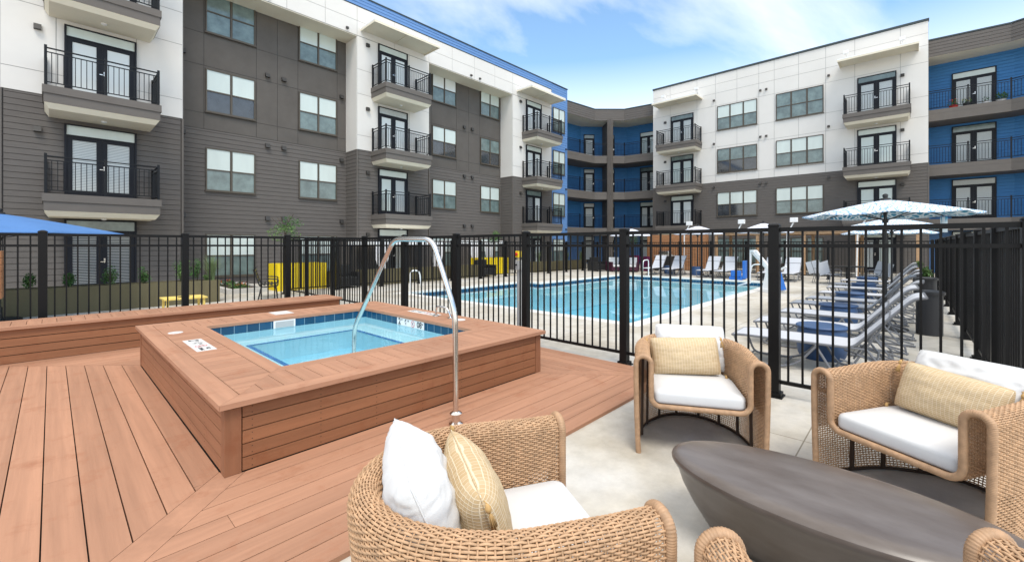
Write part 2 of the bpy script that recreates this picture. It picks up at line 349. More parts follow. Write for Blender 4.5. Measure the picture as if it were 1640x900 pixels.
def arc(c, r, a0, a1, n, plane='xz'):
    out = []
    for i in range(n+1):
        a = a0+(a1-a0)*i/n
        x, z = c[0]+r*math.cos(a), c[1]+r*math.sin(a); out.append((x, z))
    return out
def text_obj(s, size, m, parent, mw, name='lettering', bold=.0):
    cu = bpy.data.curves.new(name, 'FONT'); cu.body = s; cu.size = size; cu.extrude = .0006; cu.offset = bold; cu.align_x = 'CENTER'; cu.align_y = 'CENTER'
    t = bpy.data.objects.new('tmp', cu); COL.objects.link(t)
    dg = bpy.context.evaluated_depsgraph_get(); me = bpy.data.meshes.new_from_object(t.evaluated_get(dg))
    bpy.data.objects.remove(t); me.transform(mw); off = wloc(parent); me.transform(Matrix.Translation(-off)); me.materials.clear(); me.materials.append(m)
    o = bpy.data.objects.new(name, me); COL.objects.link(o); o.parent = parent; return o

# ================================================================== GROUND AND POOL
pool_poly = [(8.15, 4.25), (21.2, 4.25), (21.2, 11.6), (14.2, 11.6), (14.2, 12.5), (8.15, 12.5)]
def ground_with_hole(z, x0, x1, y0, y1, m, name, grow=0):
    g = MB(); a, b, c, d, e, f = 8.15-grow, 21.2+grow, 14.2+grow, 4.25-grow, 11.6+grow, 12.5+grow
    for (p, q, r_, s_) in [(x0, a, y0, y1), (b, x1, y0, y1), (a, b, y0, d), (a, c, f, y1), (c, b, e, y1)]:
        g.add([(p, r_, z), (q, r_, z), (q, s_, z), (p, s_, z)], [(0, 1, 2, 3)], m)
    return tag(g.build(name, recalc=False), kind='structure')
ground_with_hole(0, -120, 200, -120, 160, concrete, 'ground', .3)
# pool coping: pale strip around the water
cp = MB()
def ring(mb, inner, outer, z0, z1, m):
    n = len(inner)
    for i in range(n):
        j = (i+1) % n
        a, b, c, d = inner[i], inner[j], outer[j], outer[i]
        mb.add([(a[0],a[1],z0),(b[0],b[1],z0),(c[0],c[1],z0),(d[0],d[1],z0),(a[0],a[1],z1),(b[0],b[1],z1),(c[0],c[1],z1),(d[0],d[1],z1)],
               [(4,5,6,7),(3,2,1,0),(0,1,5,4),(2,3,7,6)], m)
outp = [(7.85, 3.95), (21.5, 3.95), (21.5, 11.9), (14.5, 11.9), (14.5, 12.8), (7.85, 12.8)]
ring(cp, pool_poly, outp, -.06, .006, coping_white)
tag(cp.build('pool_coping'), kind='structure')
pb = MB()
for i in range(6):
    a, b = pool_poly[i], pool_poly[(i+1) % 6]
    pb.add([(*a, -.24), (*b, -.24), (*b, -.06), (*a, -.06)], [(0, 1, 2, 3)], blue_tile)
    pb.add([(*a, -1.3), (*b, -1.3), (*b, -.24), (*a, -.24)], [(0, 1, 2, 3)], plaster_light)
pb.add([(8.15,4.25,-1.3),(21.2,4.25,-1.3),(21.2,11.6,-1.3),(8.15,11.6,-1.3)], [(0,1,2,3)], plaster)
pb.add([(8.15,11.6,-1.3),(14.2,11.6,-1.3),(14.2,12.5,-1.3),(8.15,12.5,-1.3)], [(0,1,2,3)], plaster)
pb.box((20.7, 4.25, -1.29), (21.195, 11.595, -.50), plaster_light)
pb.box((14.2, 11.1, -1.29), (20.7, 11.595, -.50), plaster_light)
pb.box((8.155, 12.0, -1.29), (14.195, 12.495, -.50), plaster_light)
for k in range(3): pb.box((17.5+.35*k, 4.255, -1.29), (20.7, 6.2-.35*k, -.9+.25*k), plaster_light)
tag(pb.build('pool_basin', recalc=False), kind='structure')
wm = MB()
wm.add([(8.15,4.25,-.13),(21.2,4.25,-.13),(21.2,11.6,-.13),(14.2,11.6,-.13),(14.2,12.5,-.13),(8.15,12.5,-.13)], [(0,1,2,3,4,5)], water_pool)
tag(wm.build('pool_water', recalc=False), kind='structure')

# ================================================================== DECK
DZ = .03
def clip(poly, a, b, c):       # keep a*x+b*y<=c
    o = []
    for i in range(len(poly)):
        p, q = poly[i], poly[(i+1) % len(poly)]; dp = a*p[0]+b*p[1]-c; dq = a*q[0]+b*q[1]-c
        if dp <= 0: o.append(p)
        if (dp < 0) != (dq < 0) and abs(dp-dq) > 1e-12:
            t = dp/(dp-dq); o.append((p[0]+(q[0]-p[0])*t, p[1]+(q[1]-p[1])*t))
    return o
def clip_to(poly, region):      # convex ccw region
    for i in range(len(region)):
        p, q = region[i], region[(i+1) % len(region)]
        a, b = (q[1]-p[1]), -(q[0]-p[0])
        poly = clip(poly, a, b, a*p[0]+b*p[1])
        if len(poly) < 3: return []
    return poly
def boards(mb, region, axis, start, pitch, gap, z0, z1, m, splits=True):
    xs = [p[0] for p in region]; ys = [p[1] for p in region]
    lo, hi = (min(ys), max(ys)) if axis == 'x' else (min(xs), max(xs))
    k0 = math.floor((lo-start)/pitch); k1 = math.ceil((hi-start)/pitch)
    L0, L1 = (min(xs), max(xs)) if axis == 'x' else (min(ys), max(ys))
    for k in range(k0, k1):
        a, b = start+k*pitch+gap/2, start+(k+1)*pitch-gap/2
        cuts = [L0-.1]
        if splits and random.random() < .22:
            c = L0+random.uniform(.8, 3.6)
            while c < L1: cuts.append(c); c += 3.66
        cuts.append(L1+.1)
        for u, v in zip(cuts[:-1], cuts[1:]):
            u2, v2 = u+.0015, v-.0015
            rect = [(u2, a), (v2, a), (v2, b), (u2, b)] if axis == 'x' else [(a, u2), (b, u2), (b, v2), (a, v2)]
            pl = clip_to(rect, region)
            if len(pl) >= 3:
                mb.rnd = random.random(); mb.prism(pl, z0, z1, m)
SX0, SX1, SY0, SY1 = .80, 4.16, 3.40, 7.42
DX0, DX1, DY0, DY1 = -7.0, 5.17, 2.12, 9.75
dk = MB()
# mitre boards: one diagonal board at each corner
def mitre(p, q, wd, trimmed=None):
    d = Vector((q[0]-p[0], q[1]-p[1])).normalized(); n = Vector((-d.y, d.x))*wd/2
    return [(p[0]-n.x, p[1]-n.y), (q[0]-n.x, q[1]-n.y), (q[0]+n.x, q[1]+n.y), (p[0]+n.x, p[1]+n.y)]
FLc = (SX0-(SY0-DY0), DY0)      # where the front-left mitre meets the deck edge
FRc = (DX1, DY0)
BLc = (SX0-(8.75-SY1), 8.75)
hw = .085
# front region (boards along X)
boards(dk, [(FLc[0]+.125, DY0), (DX1-.113, DY0), (SX1-.113, SY0-.003), (SX0+.125, SY0-.003)], 'x', DY0, .16, .006, 0, DZ, deck_x)
dk.rnd = .55; dk.prism([(SX0+.12, SY0-.003), (SX0-.003, SY0-.003), (SX0-.003, SY0+.117), (FLc[0]-.12, DY0), (FLc[0]+.12, DY0)], 0, DZ, mitre_wood)
dk.rnd = .3; dk.prism([(SX1-.108, SY0-.003), (DX1-.108, DY0), (DX1, DY0), (DX1, DY0+.137), (SX1+.003, SY0+.133), (SX1+.003, SY0-.003)], 0, DZ, mitre_wood)
# left region (boards along Y)
XL = -4.2
boards(dk, [(XL, DY0), (FLc[0]-.125, DY0), (SX0-.004, SY0+.121), (SX0-.004, SY1), (BLc[0]-.006, 8.75), (XL, 8.75)], 'y', SX0-.004, .167, .007, 0, DZ, deck_y)
# back-left region (boards along X)
boards(dk, [(BLc[0]+.006, 8.75), (SX0+.006, SY1+.006), (5.17, SY1+.006), (5.17, 8.75)][::1], 'x', SY1+.006, .165, .006, 0, DZ, deck_x)
# right region
boards(dk, [(SX1+.004, SY0+.14), (DX1, DY0+.143), (DX1, SY1), (SX1+.004, SY1)], 'y', DX1, .16, .006, 0, DZ, deck_y)
dobj = tag(dk.build('deck', recalc=True), kind='structure')
sb = MB(); sb.add([(XL, DY0+.01, .006), (DX1-.01, DY0+.01, .006), (DX1-.01, 9.6, .006), (XL, 9.6, .006)], [(0,1,2,3)], deck_gap)
tag(sb.build('deck_base', recalc=False), kind='structure')

# ================================================================== SPA
spa = empty('hot_tub', (2.48, 5.4, 0), 'square sunken hot tub boxed in brown timber boards on the deck', 'hot tub')
CT = .54
def clad(axis, fixed, out_dir, a0, a1, name):
    mb = MB(); z = DZ+.005; k = 0; hb = (.50-z)/5.0
    for k in range(5):
        mb.rnd = random.random(); z0 = z+k*hb+.0035; z1 = z+(k+1)*hb-.0035
        if axis == 'x': mb.box((a0, fixed, z0), (a1, fixed-out_dir*.022, z1), clad_x)
        else: mb.box((fixed, a0, z0), (fixed-out_dir*.022, a1, z1), clad_y)
    # backing behind the gaps
    if axis == 'x': mb.box((a0, fixed-out_dir*.024, DZ), (a1, fixed-out_dir*.05, .50), deck_gap)
    else: mb.box((fixed-out_dir*.024, a0, DZ), (fixed-out_dir*.05, a1, .50), deck_gap)
    # screws
    for a in np.arange(a0+.06, a1, .48):
        for kk in range(5):
            for dz in (.02, hb-.03):
                zc = z+kk*hb+dz
                if axis == 'x': mb.box((a-.003, fixed+out_dir*.0005, zc), (a+.003, fixed-.002*out_dir, zc+.006), deck_gap)
                else: mb.box((fixed+out_dir*.0005, a-.003, zc), (fixed-.002*out_dir, a+.003, zc+.006), deck_gap)
    return mb.build(name, spa)
clad('x', SY0, -1, SX0+.105, SX1-.09, 'side_panel'); clad('x', SY1, 1, SX0+.1, SX1-.1, 'side_panel')
clad('y', SX0, -1, SY0+.03, SY1-.03, 'side_panel'); clad('y', SX1, 1, SY0+.03, SY1-.03, 'side_panel')
for (x, y, wx) in [(SX0-.004, SY0-.004, .102), (SX1-.084, SY0-.004, .088), (SX0-.004, SY1-.086, .09), (SX1-.084, SY1-.086, .088)]:
    mb = MB(); mb.rnd = .5; mb.box((x, y, DZ+.001), (x+wx, y+.09, .4995), post_w); mb.build('corner_post', spa, bevel=.002)
# coping: outer picture-frame boards, short infill boards, inner boards
cx0, cx1, cy0, cy1 = .755, 4.205, 3.345, 7.50
ix0, ix1, iy0, iy1 = 1.38, 3.62, 4.05, 6.78
def frame_ring(mb, o, i, z0, z1):
    ox0, ox1, oy0, oy1 = o; jx0, jx1, jy0, jy1 = i
    for quad, m in (([(ox0, oy0), (ox1, oy0), (jx1, jy0), (jx0, jy0)], deck_x), ([(ox1, oy0), (ox1, oy1), (jx1, jy1), (jx1, jy0)], deck_y),
                    ([(ox1, oy1), (ox0, oy1), (jx0, jy1), (jx1, jy1)], deck_x), ([(ox0, oy1), (ox0, oy0), (jx0, jy0), (jx0, jy1)], deck_y)):
        cxm = sum(q[0] for q in quad)/4; cym = sum(q[1] for q in quad)/4
        mb.rnd = random.uniform(.45, .8)
        qq = [(q[0]+(cxm-q[0])*.0006, q[1]+(cym-q[1])*.0006) for q in quad]
        mb.prism(qq, z0, z1, m)
mb = MB()
bw = .155; gw = .005
frame_ring(mb, (cx0, cx1, cy0, cy1), (cx0+bw, cx1-bw, cy0+bw, cy1-bw), .501, CT)
frame_ring(mb, (ix0-.13, ix1+.13, iy0-.13, iy1+.13), (ix0, ix1, iy0, iy1), .501, CT)
A = (cx0+bw+gw, cx1-bw-gw, cy0+bw+gw, cy1-bw-gw); B = (ix0-.13-gw, ix1+.13+gw, iy0-.13-gw, iy1+.13+gw)
boards(mb, [(A[0], A[2]), (A[1], A[2]), (B[1], B[2]), (B[0], B[2])], 'y', A[0], .148, .005, .502, CT-.001, deck_y, False)
boards(mb, [(B[0], B[3]), (B[1], B[3]), (A[1], A[3]), (A[0], A[3])], 'y', A[0], .148, .005, .502, CT-.001, deck_y, False)
boards(mb, [(A[0], A[2]), (B[0], B[2]), (B[0], B[3]), (A[0], A[3])], 'x', A[2], .148, .005, .502, CT-.001, deck_x, False)
boards(mb, [(B[1], B[2]), (A[1], A[2]), (A[1], A[3]), (B[1], B[3])], 'x', A[2], .148, .005, .502, CT-.001, deck_x, False)
mb.build('coping', spa, bevel=.0025)
mb = MB()
mb.box((cx0+.03, cy0+.03, .49), (ix0-.02, cy1-.03, .4995), deck_gap); mb.box((ix1+.02, cy0+.03, .49), (cx1-.03, cy1-.03, .4995), deck_gap)
mb.box((ix0-.02, cy0+.03, .49), (ix1+.02, iy0-.02, .4995), deck_gap); mb.box((ix0-.02, iy1+.02, .49), (ix1+.02, cy1-.03, .4995), deck_gap)
mb.build('coping_support', spa)
mb = MB(); e = .012
for a, b in (((ix0-e, iy0-e), (ix1+e, iy0-e)), ((ix1+e, iy0-e), (ix1+e, iy1+e)), ((ix1+e, iy1+e), (ix0-e, iy1+e)), ((ix0-e, iy1+e), (ix0-e, iy0-e))):
    mb.add([(*a, .388), (*b, .388), (*b, .505), (*a, .505)], [(0,1,2,3)], blue_tile)
mb.build('tile_band', spa, recalc=False)
# shell: bench ledge and well
lx0, lx1, ly0, ly1 = 1.80, 3.24, 4.80, 6.42
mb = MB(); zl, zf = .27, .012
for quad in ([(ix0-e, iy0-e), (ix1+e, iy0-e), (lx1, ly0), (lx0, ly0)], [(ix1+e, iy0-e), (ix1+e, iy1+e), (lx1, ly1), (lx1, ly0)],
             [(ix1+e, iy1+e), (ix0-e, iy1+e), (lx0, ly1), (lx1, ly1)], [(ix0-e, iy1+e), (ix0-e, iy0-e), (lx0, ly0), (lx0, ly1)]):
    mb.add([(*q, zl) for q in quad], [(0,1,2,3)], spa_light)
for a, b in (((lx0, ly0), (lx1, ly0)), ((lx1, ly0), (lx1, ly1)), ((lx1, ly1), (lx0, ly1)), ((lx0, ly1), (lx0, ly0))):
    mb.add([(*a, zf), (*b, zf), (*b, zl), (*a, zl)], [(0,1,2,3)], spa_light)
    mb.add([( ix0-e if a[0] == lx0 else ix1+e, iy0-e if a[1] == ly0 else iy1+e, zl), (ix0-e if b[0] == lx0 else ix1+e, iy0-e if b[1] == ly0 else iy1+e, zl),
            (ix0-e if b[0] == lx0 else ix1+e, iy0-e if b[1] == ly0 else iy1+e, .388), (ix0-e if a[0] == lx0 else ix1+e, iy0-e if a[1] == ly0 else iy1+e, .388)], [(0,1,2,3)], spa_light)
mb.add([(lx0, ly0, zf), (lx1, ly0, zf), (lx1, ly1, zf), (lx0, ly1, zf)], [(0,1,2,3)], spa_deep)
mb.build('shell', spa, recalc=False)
mb = MB(); t_ = .045
for q in ([(lx0-t_, ly0-t_), (lx1+t_, ly0-t_), (lx1+t_, ly0+.004), (lx0-t_, ly0+.004)], [(lx0-t_, ly1-.004), (lx1+t_, ly1-.004), (lx1+t_, ly1+t_), (lx0-t_, ly1+t_)],
          [(lx0-t_, ly0+.005), (lx0+.004, ly0+.005), (lx0+.004, ly1-.005), (lx0-t_, ly1-.005)], [(lx1-.004, ly0+.005), (lx1+t_, ly0+.005), (lx1+t_, ly1-.005), (lx1-.004, ly1-.005)]):
    mb.prism(q, zl+.001, zl+.005, trim_tile)
mb.build('tile_trim', spa)
for x, y in ((1.9, 6.39), (2.55, 6.39), (3.0, 6.39)):
    mb = MB(); mb.lathe((0, 0, 0), [(.045, 0), (.05, .008), (.03, .012)], white_metal, 16)
    o = mb.build('water_jet', spa); o.data.transform(Matrix.Rotation(R(90), 4, 'X')); o.data.transform(Matrix.Translation(Vector((x, y+.02, .14))))
mb = MB(); mb.lathe((2.5, 5.5, zf), [(.11, 0.001), (.11, .012), (.09, .018)], white_metal, 20); mb.build('drain', spa)
# skimmer opening and its lid
mb = MB(); mb.box((2.2, iy1+e-.012, .39), (2.50, iy1+e-.001, .50), tile_white); mb.box((2.225, iy1+e-.018, .40), (2.475, iy1+e-.0125, .485), grey_box); mb.build('skimmer', spa)
mb = MB(); mb.box((2.33, 7.10, CT), (2.60, 7.42, CT+.004), tile_white); mb.build('skimmer_lid', spa, bevel=.002)
for (x, y) in ((3.98, 4.72), (1.03, 6.55)):
    mb = MB(); mb.lathe((x, y, CT-.001), [(.075, 0), (.075, .004), (.07, .005)], tile_white, 24); mb.build('round_lid', spa)
# depth markers
def no_diving(r, parent, mw):
    mb = MB(); n = 28
    vs = []; fs = []
    for j in range(n):
        a = 2*math.pi*j/n; vs += [(r*math.cos(a), r*math.sin(a), 0), (.84*r*math.cos(a), .84*r*math.sin(a), 0)]
        fs.append((2*j, 2*((j+1) % n), 2*((j+1) % n)+1, 2*j+1))
    mb.add(vs, fs, ink_red); mb.bar((-r*.6, r*.6, .0003), (r*.6, -r*.6, .0003), r*.14, .0004, ink_red)
    mb.lathe((r*.12, r*.42, 0), [(r*.14, 0), (r*.14, .0003)], ink, 10); mb.bar((r*.05, r*.3, .0004), (-r*.3, -r*.1, .0004), r*.2, .0004, ink); mb.bar((-r*.3, -r*.1, .0004), (r*.15, -r*.45, .0004), r*.14, .0004, ink)
    me_o = mb.build('no_diving_symbol', None, recalc=False); me_o.data.transform(mw); me_o.data.transform(Matrix.Translation(-wloc(parent))); me_o.parent = parent
def marker(base_mw, L, H, spec):
    mb = MB(); mb.box((-L/2, -H/2, -.003), (L/2, H/2, .001), tile_white)
    o = mb.build('depth_marker', None, bevel=.001); o.data.transform(base_mw); o.data.transform(Matrix.Translation(-wloc(spa))); o.parent = spa
    for s, x, y, sz, bo in spec:
        mw = base_mw @ Matrix.Translation((x, y, .0018))
        if s == '@': no_diving(sz, o, mw)
        else: text_obj(s, sz, ink, o, mw, bold=bo)
def basis(o, xa, ya): 
    xa = Vector(xa); ya = Vector(ya); za = xa.cross(ya)
    return Matrix(((xa.x, ya.x, za.x, o[0]), (xa.y, ya.y, za.y, o[1]), (xa.z, ya.z, za.z, o[2]), (0, 0, 0, 1)))
# on the far wall above the water (faces -X): reads left to right from the camera's side
marker(basis((ix1+e-.004, 5.45, .442), (0, -1, 0), (0, 0, 1)), .70, .115,
       [('2', -.28, 0, .13, .003), ('FT', -.215, .028, .035, .001), ('6', -.115, 0, .13, .003), ('IN', -.045, .028, .035, .001), ('@', .075, 0, .048, 0), ('08', .235, 0, .12, .003), ('M', .315, .02, .03, .001)])
marker(basis((1.075, 5.57, CT+.001), (0, -1, 0), (1, 0, 0)), .70, .17,
       [('2', -.28, 0, .13, .003), ('FT', -.20, .02, .04, .001), ('6', -.10, 0, .13, .003), ('IN', -.03, .02, .04, .001), ('@', .09, 0, .055, 0), ('NO', .25, .03, .055, .001), ('DIVING', .25, -.03, .045, .001)])
marker(basis((4.0, 5.62, CT+.001), (0, -1, 0), (1, 0, 0)), .70, .15,
       [('2', -.28, 0, .11, .003), ('FT', -.20, .02, .04, .001), ('6', -.10, 0, .11, .003), ('IN', -.03, .02, .04, .001), ('@', .09, 0, .05, 0), ('NO', .25, .03, .05, .001), ('DIVING', .25, -.03, .04, .001)])
wm = MB(); wm.add([(ix0-e, iy0-e, .395), (ix1+e, iy0-e, .395), (ix1+e, iy1+e, .395), (ix0-e, iy1+e, .395)], [(0,1,2,3)], water_spa)
tag(wm.build('spa_water', recalc=False), kind='structure')

# stainless handrail over the front edge
hr = empty('handrail', (2.41, 2.93, DZ), 'polished steel handrail arching over the hot tub coping into the water', 'handrail')
mb = MB()
def smooth_path(pts, rad, n=8):
    out = [Vector(pts[0])]
    for i in range(1, len(pts)-1):
        p, a, b = Vector(pts[i]), Vector(pts[i-1]), Vector(pts[i+1]); r_ = rad
        u = (a-p).normalized()*min(r_, (a-p).length*.48); v = (b-p).normalized()*min(r_, (b-p).length*.48)
        for k in range(n+1):
            t = k/n; out.append((p+u)*(1-t)**2+p*2*t*(1-t)+(p+v)*t**2)
    out.append(Vector(pts[-1])); return out
HX = 2.42
hp = smooth_path([(HX, 2.93, DZ), (HX, 2.94, 1.02), (HX+.0, 3.27, 1.655), (HX+.0, 3.93, 1.665), (HX+.0, 4.78, .64), (HX+.0, 4.80, .02)], .12, 10)
mb.tube(hp, .0245, chrome, 16); mb.build('rail', hr, smooth=True)
mb = MB(); mb.lathe((HX, 2.93, DZ), [(.062, 0), (.062, .012), (.045, .022), (.034, .03), (.034, .085), (.052, .092), (.055, .102), (.04, .112), (.03, .118)], chrome, 24); mb.build('base_flange', hr, smooth=True)
gh = empty('grab_rail', (4.0, 5.1, CT), 'small curved steel grab rail on the far coping of the hot tub', 'grab rail')
mb = MB(); mb.tube(smooth_path([(3.93, 5.22, CT), (3.93, 5.22, CT+.15), (3.95, 4.98, CT+.15), (3.97, 4.92, CT)], .07), .014, chrome, 12); mb.build('rail', gh, smooth=True)
for x, y in ((3.93, 5.22), (3.97, 4.92)):
    mb = MB(); mb.lathe((x, y, CT), [(.05, 0), (.05, .008), (.03, .016)], chrome, 20); mb.build('base_flange', gh, smooth=True)

# long timber bench behind the hot tub
bn = empty('timber_bench', (1, 9.1, 0), 'long brown timber bench along the back fence behind the hot tub', 'bench')
mb = MB(); 
for k in range(4):
    mb.rnd = random.random(); mb.box((-4.1, 8.75, DZ+.004+k*.112), (4.10, 8.775, DZ+.112+k*.112-.006), clad_x)
    mb.rnd = random.random(); mb.box((4.085, 8.78, DZ+.004+k*.112), (4.11, 9.42, DZ+.112+k*.112-.006), clad_y)
mb.box((-4.1, 8.78, DZ), (4.08, 9.42, .478), deck_gap); mb.build('front_panel', bn)
mb = MB(); mb.rnd = .6; mb.box((-4.15, 8.70, .481), (4.14, 8.845, .521), deck_x); mb.rnd = .5; mb.box((-4.15, 9.33, .481), (4.14, 9.47, .521), deck_x)
boards(mb, [(-4.15, 8.85), (4.14, 8.85), (4.14, 9.325), (-4.15, 9.325)], 'y', -4.15, .145, .005, .482, .520, deck_y, False)
mb.build('seat', bn, bevel=.002)

# ================================================================== FENCES
def fence(name, P, Q, npan, label, post_first=True, post_last=True, ornament=True, H=1.80):
    P = Vector((*P, 0)); Q = Vector((*Q, 0)); f = empty(name, P, label, 'fence')
    d = (Q-P)/npan; u = d.normalized()
    for i in range(npan+1):
        if (i == 0 and not post_first) or (i == npan and not post_last): continue
        c = P+d*i; mb = MB(); h = .05
        mb.box((c.x-h, c.y-h, .0), (c.x+h, c.y+h, H), fence_black); mb.lathe((c.x, c.y, H), [(.078, 0), (.078, .012), (.066, .022), (.03, .034), (.002, .037)], fence_black, 4, ph=math.pi/4)
        mb.box((c.x-.085, c.y-.085, 0), (c.x+.085, c.y+.085, .016), fence_black); mb.box((c.x-.07, c.y-.07, .016), (c.x+.07, c.y+.07, .05), fence_black)
        mb.build('post', f, bevel=.003)
    for i in range(npan):
        a = P+d*i+u*.052; b = P+d*(i+1)-u*.052; mb = MB()
        for z, wd, ht in ((H-.035, .042, .045), (H-.205, .034, .036), (.16, .034, .036)):
            mb.bar((a.x, a.y, z), (b.x, b.y, z), wd, ht, fence_black)
        n = max(2, round(d.length/.125))
        for k in range(1, n):
            c = P+d*i+d*(k/n); mb.bar((c.x, c.y, .145), (c.x, c.y, H-.05), .019, .019, fence_black)
        mb.build('panel', f)
    return f
ys = [-.68+1.755*i for i in range(10)]
FX = 5.25
fence('metal_fence', (FX, ys[0]), (FX, ys[9]), 9, 'black metal picket fence between the deck and the swimming pool')
fence('metal_fence', (FX-1.78*6, ys[6]), (FX, ys[6]), 6, 'black metal picket fence behind the timber bench, left of the pool', post_last=False)
fence('metal_fence', (FX+.0, ys[0]), (FX-.0+1.8*10, ys[0]), 10, 'long black picket fence running away beside the loungers at the right edge', post_first=False)
fence('metal_fence', (FX, ys[9]), (24.6, ys[9]+.1), 11, 'black picket fence behind the pool in front of the olive and yellow planters', post_first=False)
fence('metal_fence', (24.8, 15.1), (24.8, -.6), 9, 'far black picket fence behind the row of loungers across the pool', post_first=False)

# ================================================================== BUILDINGS
def lap(mb, s0, s1, z0, z1, m, c=.178):
    z = z0
    while z < z1-.01:
        t = min(z+c, z1)
        t2 = t-.014 if t < z1 else t
        mb.add([(s0, .022, z), (s1, .022, z), (s1, .016, t2), (s0, .016, t2)], [(0,1,2,3)], m)
        mb.add([(s0, -.02, z), (s1, -.02, z), (s1, .022, z), (s0, .022, z)], [(0,1,2,3)], m); mb.add([(s0, -.02, t2), (s1, -.02, t2), (s1, .016, t2), (s0, .016, t2)], [(0,1,2,3)], m)
        mb.add([(s0, -.02, t2), (s1, -.02, t2), (s1, -.02, t), (s0, -.02, t)], [(0,1,2,3)], m)
        z = t
def panels(mb, ss, zs, m, mj):
    mb.add([(ss[0], .001, zs[0]), (ss[-1], .001, zs[0]), (ss[-1], .001, zs[-1]), (ss[0], .001, zs[-1])], [(0,1,2,3)], mj)
    g = .009
    for a, b in zip(ss[:-1], ss[1:]):
        for c, d in zip(zs[:-1], zs[1:]):
            mb.box((a+g, .002, c+g), (b-g, .012, d-g), m)
class Fac:   # a facade plane: s runs along, o points out, z up
    def __init__(s, P0, d, n): s.P0, s.d, s.n = P0, d, n
    def mb(s): return MB(s.P0, s.d, s.n)
def window(F, s0, s1, z0, z1, parent, cols=2, state=None, o=.012):
    w = F.mb(); t = .045
    w.box((s0, o, z0), (s1, o+.012, z1), lamp_dark)
    for a, b in ((s0, s0+t), (s1-t, s1)): w.box((a, o+.0125, z0), (b, o+.07, z1), frame_brown)
    for a, b in ((z0, z0+t), (z1-t, z1)): w.box((s0+t+.001, o+.0125, a), (s1-t-.001, o+.068, b), frame_brown)
    w.box((s0-.03, o+.0125, z0-.035), (s1+.03, o+.085, z0-.002), frame_brown)
    zm = z0+(z1-z0)*.49; cw = (s1-s0)/cols
    for k in range(1, cols): w.box((s0+k*cw-.035, o+.0125, z0+t+.001), (s0+k*cw+.035, o+.064, z1-t-.001), frame_brown)
    for k in range(cols):
        w.box((s0+k*cw+.047, o+.0125, zm-.025), (s0+(k+1)*cw-.047, o+.058, zm+.025), frame_brown)
    fr = w.build('window', parent)
    for k in range(cols):
        a, b = s0+k*cw+.046, s0+(k+1)*cw-.046
        if state is None: st = random.choice(['w', 'w', 'b', 'h'])
        else: st = state
        up = {'w': pane_white, 'b': pane_bright, 'h': pane_white, 'd': pane_mid, 'm': pane_mid}[st]
        lo = {'w': pane_mid, 'b': pane_mid, 'h': pane_dark, 'd': pane_dark, 'm': pane_mid}[st]
        p = F.mb(); p.box((a, o+.0127, zm+.026), (b, o+.040, z1-t-.001), up); p.box((a, o+.0127, z0+t+.001), (b, o+.028, zm-.026), lo)
        p.build('pane', fr)
    return fr
def door(F, s0, s1, z0, parent, H=2.28, style=None, o=.012, leaves=2):
    w = F.mb(); t = .05; zt = z0+H-.33
    w.box((s0, o, z0), (s1, o+.012, z0+H), door_dark)
    for a, b in ((s0, s0+t), (s1-t, s1)): w.box((a, o+.0125, z0), (b, o+.09, z0+H), door_dark)
    for a, b in ((z0+H-.035, z0+H), (zt-.03, zt)): w.box((s0+t+.001, o+.0125, a), (s1-t-.001, o+.088, b), door_dark)
    fr = w.build('balcony_door', parent); lw = (s1-s0-2*t)/leaves
    p = F.mb(); p.box((s0+t+.001, o+.0127, zt+.001), (s1-t-.001, o+.045, z0+H-.036), random.choice([pane_white, pane_white, pane_mid, pane_blind])); p.build('transom_pane', fr)
    for k in range(leaves):
        a = s0+t+.001+k*lw; b = a+lw-.003; st = .125
        l = F.mb(); l.box((a, o+.0127, z0+.03), (a+st, o+.062, zt-.031), door_dark); l.box((b-st, o+.0127, z0+.03), (b, o+.062, zt-.031), door_dark)
        l.box((a+st+.0005, o+.0127, z0+.03), (b-st-.0005, o+.06, z0+.25), door_dark); l.box((a+st+.0005, o+.0127, zt-.15), (b-st-.0005, o+.06, zt-.031), door_dark)
        l.build('door_leaf', fr)
        q = F.mb(); pm = style if style else random.choice([pane_blind, pane_bright, pane_white, pane_blind, pane_slat_dark])
        q.box((a+st+.001, o+.0128, z0+.251), (b-st-.001, o+.040, zt-.151), pm); q.build('pane', fr)
    h = F.mb(); hs = s0+t+lw*(1 if leaves == 2 else .9)+.06
    h.box((hs-.02, o+.063, z0+1.0), (hs+.02, o+.075, z0+1.06), chrome); h.box((hs-.12, o+.076, z0+.94), (hs+.01, o+.10, z0+.965), chrome); h.box((hs-.02, o+.063, z0+.925), (hs+.02, o+.0755, z0+.985), chrome)
    h.build('handle', fr)
def railing(F, pts, z, parent, m=rail_black, midposts=()):
    """pts: (s,o) polyline"""
    mb = F.mb()
    for (p, q) in zip(pts[:-1], pts[1:]):
        p = Vector((p[0], p[1], 0)); q = Vector((q[0], q[1], 0)); L = (q-p).length; n = max(2, round(L/.115))
        for zz, w_, h_ in ((1.055, .05, .03), (.94, .03, .025), (.10, .03, .025)):
            mb.bar((p.x, p.y, z+zz), (q.x, q.y, z+zz), w_, h_, m)
        for k in range(1, n):
            c = p+(q-p)*k/n; mb.bar((c.x, c.y, z+.10), (c.x, c.y, z+.94), .018, .018, m)
    for p in list(pts)+list(midposts):
        mb.box((p[0]-.03, p[1]-.03, z), (p[0]+.03, p[1]+.03, z+1.13), m)
    return mb.build('railing', parent)
